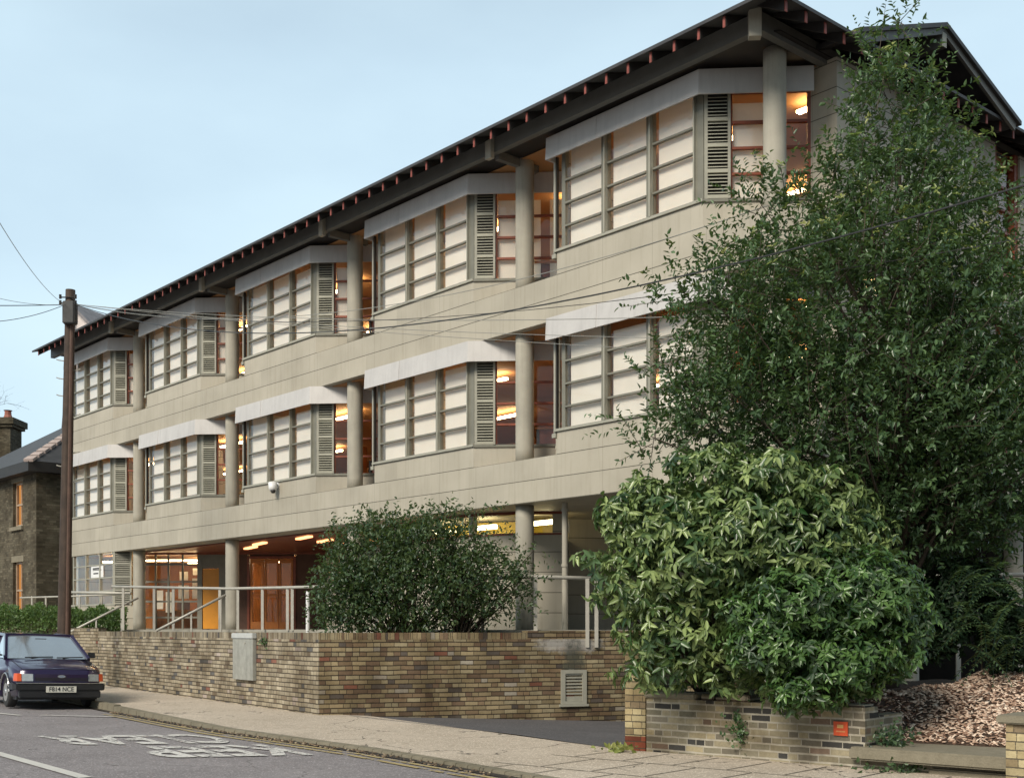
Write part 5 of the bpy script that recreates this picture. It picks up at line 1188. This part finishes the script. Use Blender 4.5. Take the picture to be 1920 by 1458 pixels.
for i in range(5): p = at(random.uniform(1830, 1910), 1180, random.uniform(13.8, 14.2)); b_.tube([(p.x+random.gauss(0, .06), p.y+.1, .4), (p.x, p.y, random.uniform(1.3, 1.6))], [.014, .008], 6)
under(b_.build('stems', M['bark']), mh)
# hedge
hg = empty('clipped_hedge', at(100, 1180, 31)); tag(hg, 'low clipped green hedge behind the garden wall, left of the steps', 'hedge')
n = 14000; xx = rng.uniform(-60, 236, n); Z_ = rng.uniform(30.3, 32.2, n)+(236-xx)/236*1.5; tpx = rng.random(n)**.6
zt_h = np.where(xx > 130, 1.93, 2.0)+.06*np.sin(xx*.11)+.05*np.sin(xx*.27); Pz = 1.25+(zt_h-1.25)*tpx
P = np.stack([(xx-960)/F*Z_, Z_, Pz], 1); D = unit(rng.normal(size=(n, 3))+np.array([0, -.3, .5])); o = leaf_mesh('foliage', P, D, unit(rng.normal(size=(n, 3))+np.array([0, -.4, .8])), rng.uniform(.05, .11, n), .45, M['hedge']); under(o, hg)
b_ = MB(); 
for i in range(30): p = at(-50+i*9.4, 1180, 31.5+(236-(-50+i*9.4))/236*1.2); b_.tube([(p.x, p.y, 1.0), (p.x+random.gauss(0, .1), p.y, 1.75)], [.02, .008], 5)
under(b_.build('stems', M['bark']), hg)
# ivy patch on the low wall, weed by the pier, tuft by the cabinet, mossy clump by the steps
def patch(name, label, c, rad, n, Ln, mat, cat='plant', nrm=(0, -1, .3)):
    P = np.array(c[:])+rng.normal(size=(n, 3))*np.array(rad); D = unit(rng.normal(size=(n, 3))+np.array([0, -.2, .3])); o = leaf_mesh(name, P, D, unit(rng.normal(size=(n, 3))*.5+np.array(nrm)), rng.uniform(Ln*.6, Ln*1.3, n), .6, mat); tag(o, label, cat, kind='stuff'); return o
pc = LA.lerp(LC, .47)-n_in*.03
patch('ivy_patch', 'small dark ivy patch growing on the face of the low wall', Vector((pc.x, pc.y, .36)), (.09, .035, .10), 190, .045, M['leafA'])
patch('weed_tuft', 'bright green weed at the foot of the yellow brick pier', gr(1160, 1409)+Vector((0, 0, .03)), (.10, .06, .015), 60, .07, M['leafTip'])
wp = on_wall(500, .02); patch('wall_fern', 'little green fern rooted in the wall top right of the grey cabinet', Vector((wp.x, wp.y, EYE-27*wp.y/F)), (.05, .03, .04), 50, .06, M['leafA'])
q_ = LC+n_in*.25+d_*.15; patch('moss_clump', 'dark mossy clump at the broken right end of the low wall', Vector((q_.x, q_.y, .33)), (.10, .10, .07), 260, .05, M['leafD'])
q_ = LC+d_*.45-n_in*.05; patch('step_weeds', 'weeds sprouting under the edge of the stone step', Vector((q_.x, q_.y, .09)), (.22, .04, .03), 140, .05, M['leafD'])

# bare tree at far left
bt = empty('bare_tree', (-20.5, 45, 0)); tag(bt, 'leafless tree whose fine twigs reach in from the left edge', 'tree')
b_ = MB()
def branch(p, d, L_, r, lvl):
    n = 5; pts = [p]; 
    for i in range(n): d = (d+Vector((random.gauss(0, .12), random.gauss(0, .12), random.gauss(0, .08)))).normalized(); pts.append(pts[-1]+d*L_/n)
    b_.tube(pts, [r*(1-.6*i/n) for i in range(n+1)], 5 if lvl < 3 else 3, cap=False)
    if lvl < 5:
        for k in range(3 if lvl else 7):
            s_ = pts[random.randint(2, n)]; dd_ = (d+Vector((random.gauss(0, .6), random.gauss(0, .6), random.gauss(.08, .35)))).normalized()
            branch(s_, dd_, L_*random.uniform(.55, .8), r*.5, lvl+1)
b_.tube([(-22.5, 45, -.3), (-22.3, 45, 4), (-22.0, 45, 7.5)], [.35, .26, .16], 10); branch(Vector((-22.0, 45, 6.8)), Vector((.35, 0, .9)).normalized(), 2.3, .10, 0); branch(Vector((-22.2, 45, 6.0)), Vector((.9, -.1, .25)).normalized(), 1.9, .08, 1)
under(b_.build('trunk', M['twig']), bt)

# ------------------------------------------------------------------ car
car = empty('parked_car', (0, 0, 0)); tag(car, 'dark purple hatchback parked at the kerb facing the camera, cut by the left edge', 'car')
fc = Vector((-8.06, 21.42)); fwd = Vector((.574, -.819)); ctr = fc-fwd*1.82
car.location = (ctr.x, ctr.y, -.014); car.rotation_mode = 'XYZ'
phi = math.atan2(-fwd.x, fwd.y); car.rotation_euler = (0, R(-1.7), phi)
m, n_ = newmat('purple_car_paint'); b = NB(n_); p_ = b.add('ShaderNodeBsdfPrincipled'); p_.inputs['Base Color'].default_value = (.022, .012, .055, 1); p_.inputs['Roughness'].default_value = .28; p_.inputs['Metallic'].default_value = .25; p_.inputs['Coat Weight'].default_value = .8; p_.inputs['Coat Roughness'].default_value = .06; b.out(p_.outputs[0]); M['paint'] = m
M['blackp'] = mat_plain('black_plastic', (.018, .018, .02), .5, .2, 9); M['rubber'] = mat_plain('tyre_rubber', (.02, .02, .02), .8, .2, 9)
M['carglass'] = mat_plain('windscreen_glass', (.72, .76, .80), .06, .05, 3, metal=.85, spec=.9, bs=0, Coat_Weight=1.0)
M['lens'] = mat_plain('headlamp_glass', (.55, .56, .55), .12, .15, 20, metal=.5); M['amber'] = mat_plain('orange_indicator', (.60, .09, .02), .25, .15, 9); M['chrome'] = mat_plain('silver_trim', (.5, .5, .5), .25, .1, 5, metal=.9)
def cpart(mb, name, mat, parent=None, **k): return mb.build(name, mat, parent or car, **k)
# side profile of the lower body (y forward, z), with wheel arches
def arc(cy, r, a0, a1, n=9): return [(cy+r*math.cos(R(a0+(a1-a0)*i/n)), .27+r*math.sin(R(a0+(a1-a0)*i/n))) for i in range(n+1)]
prof = [(1.78, .22), (1.80, .40), (1.80, .52), (1.775, .66), (1.70, .70), (1.3, .775), (.95, .845), (.78, .875)]
prof += [(0, .895), (-1.2, .91), (-1.62, .89), (-1.80, .80), (-1.83, .5), (-1.80, .25)]
prof += [(-1.58, .2)]+arc(-1.2, .33, 180, 0)[1:-1][::1]+[(-.86, .18), (.74, .18)]+arc(1.08, .33, 180, 0)[1:-1]+[(1.43, .2)]
def hwid(y, z):
    w_ = .785
    w_ -= .10*max(0, (y-1.35)/.45)**2+.09*max(0, (-y-1.35)/.45)**2
    if z > .62: w_ -= .045*(z-.62)/.28
    if z < .3: w_ -= .03
    return w_
b_ = MB(); n = len(prof); V = []
for s_ in (-1, 1): V.append([(s_*hwid(y, z), y, z) for y, z in prof])
for i in range(n):
    j = (i+1) % n
    # across, 5 strips with slight crown on the bonnet
    L0, L1_, R0, R1 = V[0][i], V[0][j], V[1][i], V[1][j]
    ns = 6
    def mid(Lp, Rp, t): 
        cr_ = .028*(1-(2*t-1)**2) if Lp[2] > .55 else 0
        fr_ = .03*(1-(2*t-1)**2) if Lp[1] > 1.6 else 0
        return (Lp[0]+(Rp[0]-Lp[0])*t, Lp[1]+fr_, Lp[2]+cr_)
    for q in range(ns): b_.face([mid(L0, R0, q/ns), mid(L1_, R1, q/ns), mid(L1_, R1, (q+1)/ns), mid(L0, R0, (q+1)/ns)])
b_.face(V[0][::-1]); b_.face(V[1])
body = cpart(b_, 'body', M['paint'], bevel=.018, smooth=False)
for p in body.data.polygons: p.use_smooth = True
# greenhouse: roof, pillars
gy = [(.86, .875), (.16, 1.30), (-.9, 1.335), (-1.35, 1.28), (-1.70, .90)]
def gw_(z): return .74-.155*(z-.88)/.45
pts_l = [(-gw_(z), y, z) for y, z in gy]; pts_r = [(gw_(z), y, z) for y, z in gy]
b_ = MB()
def q4f(a, c, d, e): b_.face([a, c, d, e])
# roof panel with crown, made solid
for i in (1, 2):
    for q in range(6):
        def mm(k, t): a_, c_ = pts_l[k], pts_r[k]; return (a_[0]+(c_[0]-a_[0])*t, a_[1], a_[2]+.03*(1-(2*t-1)**2))
        b_.face([mm(i, q/6), mm(i, (q+1)/6), mm(i+1, (q+1)/6), mm(i+1, q/6)][::-1])
for s_, pp2 in ((-1, pts_l), (1, pts_r)):
    def gp(k, z_=None): return Vector(pp2[k])
    b_.bar(gp(0), gp(1), .07, .05, up=(s_, 0, .3)); b_.bar(gp(1), gp(2), .05, .05, up=(s_, 0, .3)); b_.bar(gp(2), gp(3), .06, .05, up=(s_, 0, .3)); b_.bar(gp(3), gp(4), .16, .05, up=(s_, 0, .3)); b_.bar((s_*gw_(.89), -.22, .89), (s_*gw_(1.32), -.28, 1.32), .09, .04, up=(s_, 0, .3))
b_.bar(Vector(pts_l[1])+Vector((0, .0, .012)), Vector(pts_r[1])+Vector((0, 0, .012)), .06, .045)
rf_ = cpart(b_, 'roof', M['paint'])
# windscreen (gently curved) and side glass
b_ = MB()
for q in range(8):
    def ws(k, t): a_, c_ = pts_l[k], pts_r[k]; return (a_[0]+(c_[0]-a_[0])*t, a_[1]+.05*(1-(2*t-1)**2)*(1 if k == 0 else .6), a_[2]+.005)
    b_.face([ws(0, q/8), ws(0, (q+1)/8), ws(1, (q+1)/8), ws(1, q/8)])
cpart(b_, 'windscreen', M['carglass'], smooth=True)
b_ = MB()
for s_ in (-1, 1):
    X = lambda z: s_*(gw_(z)-.008)
    b_.face([(X(.88), .83, .88), (X(.89), -1.62, .90), (X(1.28), -1.33, 1.27), (X(1.32), -.9, 1.32), (X(1.3), .17, 1.29)])
b_.face([(-.60, -1.69, .90), (.60, -1.69, .90), (.53, -1.36, 1.27), (-.53, -1.36, 1.27)])
cpart(b_, 'side_window', M['carglass'])
b_ = MB(); b_.box(-.75, .75, 1.74, 1.845, .335, .455); b_.box(-.70, .70, 1.70, 1.83, .20, .334)
for s_ in (-1, 1): b_.hexa([(s_*.75, 1.30, .335), (s_*.80, 1.30, .335), (s_*.80, 1.72, .335), (s_*.751, 1.84, .335)][::s_], [(s_*.75, 1.30, .455), (s_*.80, 1.30, .455), (s_*.80, 1.72, .455), (s_*.751, 1.84, .455)][::s_])
bp_ = cpart(b_, 'front_bumper', M['blackp'], bevel=.015)
b_ = MB(); b_.box(-.76, .76, 1.80, 1.852, .457, .468); b2_ = b_.build('trim_strip', M['chrome'], bp_)
b_ = MB(); b_.box(-.46, .46, 1.80, 1.838, .505, .62)
gr_ = cpart(b_, 'grille', M['paint'], bevel=.008)
b_ = MB()
for i in range(3): b_.box(-.45, .45, 1.838, 1.842, .515+i*.018, .523+i*.018)
b_.build('grille_slot', M['blackp'], gr_)
b_ = MB(); nb2 = 20; ring = [(.07*math.cos(2*math.pi*i/nb2), .583+.027*math.sin(2*math.pi*i/nb2)) for i in range(nb2)]
b_.hexa([(x, 1.838, z) for x, z in ring], [(x, 1.848, z) for x, z in ring]); b_.build('oval_badge', M['chrome'], gr_)
b_ = MB(); ring = [(.058*math.cos(2*math.pi*i/nb2), .583+.019*math.sin(2*math.pi*i/nb2)) for i in range(nb2)]; b_.hexa([(x, 1.8485, z) for x, z in ring], [(x, 1.850, z) for x, z in ring]); b_.build('badge_centre', mat_plain('badge_blue_grey', (.22, .26, .34), .3, .1, 4), gr_)
for s_ in (-1, 1):
    b_ = MB(); b_.hexa([(s_*.475, 1.79, .495), (s_*.665, 1.775, .495), (s_*.665, 1.82, .495), (s_*.475, 1.835, .495)][::s_], [(s_*.475, 1.79, .625), (s_*.665, 1.775, .625), (s_*.665, 1.795, .625), (s_*.475, 1.81, .625)][::s_]); h_ = cpart(b_, 'headlight', M['lens'], bevel=.008)
    b_ = MB(); b_.box(min(s_*.47, s_*.67), max(s_*.47, s_*.67), 1.77, 1.80, .482, .494); b_.build('lamp_surround', M['blackp'], h_)
    b_ = MB(); b_.hexa([(s_*.668, 1.70, .495), (s_*.772, 1.62, .495), (s_*.775, 1.70, .495), (s_*.74, 1.80, .495), (s_*.668, 1.82, .495)][::s_], [(s_*.668, 1.70, .63), (s_*.762, 1.62, .63), (s_*.765, 1.69, .63), (s_*.735, 1.775, .63), (s_*.668, 1.795, .63)][::s_]); cpart(b_, 'indicator', M['amber'], bevel=.006)
for s_ in (-1, 1):
    b_ = MB(); b_.tube([(s_*.655, 1.70, .722), (s_*.665, 1.30, .797), (s_*.67, .90, .868)], .0045, 5); cpart(b_, 'bonnet_gap', M['blackp'])
    b_ = MB(); b_.tube([(s_*.764, .80, .62), (s_*.742, .76, .87)], .004, 5); b_.tube([(s_*.785, .78, .30), (s_*.785, .80, .61)], .004, 5); cpart(b_, 'door_gap', M['blackp'])
b_ = MB(); b_.tube([(-.66, 1.745, .700), (0, 1.775, .712), (.66, 1.745, .700)], .005, 5); cpart(b_, 'bonnet_gap', M['blackp'])
b_ = MB(); b_.box(-.26, .26, 1.848, 1.858, .30, .41); npl = cpart(b_, 'number_plate', mat_plain('plate_white', (.72, .70, .62), .4, .05, 4))
t_ = text_mesh('registration', 'F814 NCE', M['blackp'], .11, .001, npl, off=.006); t_.rotation_euler = (R(90), 0, R(180)); t_.location = (0, 1.861, .355); t_.scale = (.92, 1, 1)
for (y_) in (1.08, -1.2):
    for s_ in (-1, 1):
        x0, x1 = s_*.60, s_*.765
        b_ = MB(); b_.tube([(x0, y_, .275), (x0+s_*.02, y_, .275), (x1-s_*.02, y_, .275), (x1, y_, .275)], [.24, .272, .272, .245], 26); w_ = cpart(b_, 'wheel', M['rubber'], smooth=False)
        b_ = MB(); b_.tube([(x1-s_*.05, y_, .275), (x1+s_*.004, y_, .275)], [.175, .165], 22); rm = b_.build('rim', mat_plain('steel_rim', (.33, .32, .31), .4, .2, 9, metal=.5), w_)
        b_ = MB(); b_.tube([(x1+s_*.003, y_, .275), (x1+s_*.022, y_, .275)], [.07, .05], 14); b_.build('hub_cap', M['chrome'], w_)
        b_ = MB(); ar = arc(y_, .345, 175, 5, 12); b_.tube([(s_*(hwid(p[0], p[1])+.002), p[0], p[1]) for p in ar], .016, 6); cpart(b_, 'arch_trim', M['chrome'] if y_ > 0 else M['blackp'])
b_ = MB(); b_.box(-.70, .70, -1.6, 1.6, .16, .24); b_.box(-.58, .58, .75, 1.45, .24, .6); b_.box(-.58, .58, -1.5, -.9, .24, .6); cpart(b_, 'underbody', M['blackp'])
for s_ in (-1, 1):
    b_ = MB(); b_.tube([(s_*.74, .62, .93), (s_*.80, .63, .94)], .018, 6); b_.hexa([(s_*.79, .60, .90), (s_*.92, .60, .90), (s_*.92, .67, .90), (s_*.79, .67, .90)][::s_], [(s_*.79, .60, 1.01), (s_*.92, .60, 1.0), (s_*.91, .66, 1.0), (s_*.79, .66, 1.01)][::s_]); cpart(b_, 'door_mirror', M['blackp'], bevel=.01)
    b_ = MB(); b_.box(min(s_*.787, s_*.797), max(s_*.787, s_*.797), -.8, .7, .47, .50); cpart(b_, 'side_trim', M['chrome'])
for (x0, x1) in ((-.08, .42), (-.62, -.14)):
    b_ = MB(); b_.tube([(x0, .885, .915), (x1, .93, .90)], .011, 6); b_.tube([(x0+.2, .9, .912), (x1-.1, .97, .885)], .008, 6); cpart(b_, 'wiper', M['blackp'])
b_ = MB(); b_.box(-.1, .1, .28, .30, 1.20, 1.25); cpart(b_, 'rear_view_mirror', M['blackp'])
for w_ in [o2 for o2 in car.children if o2.name.startswith('wheel')]:
    for p in w_.data.polygons: p.use_smooth = len(p.vertices) == 4
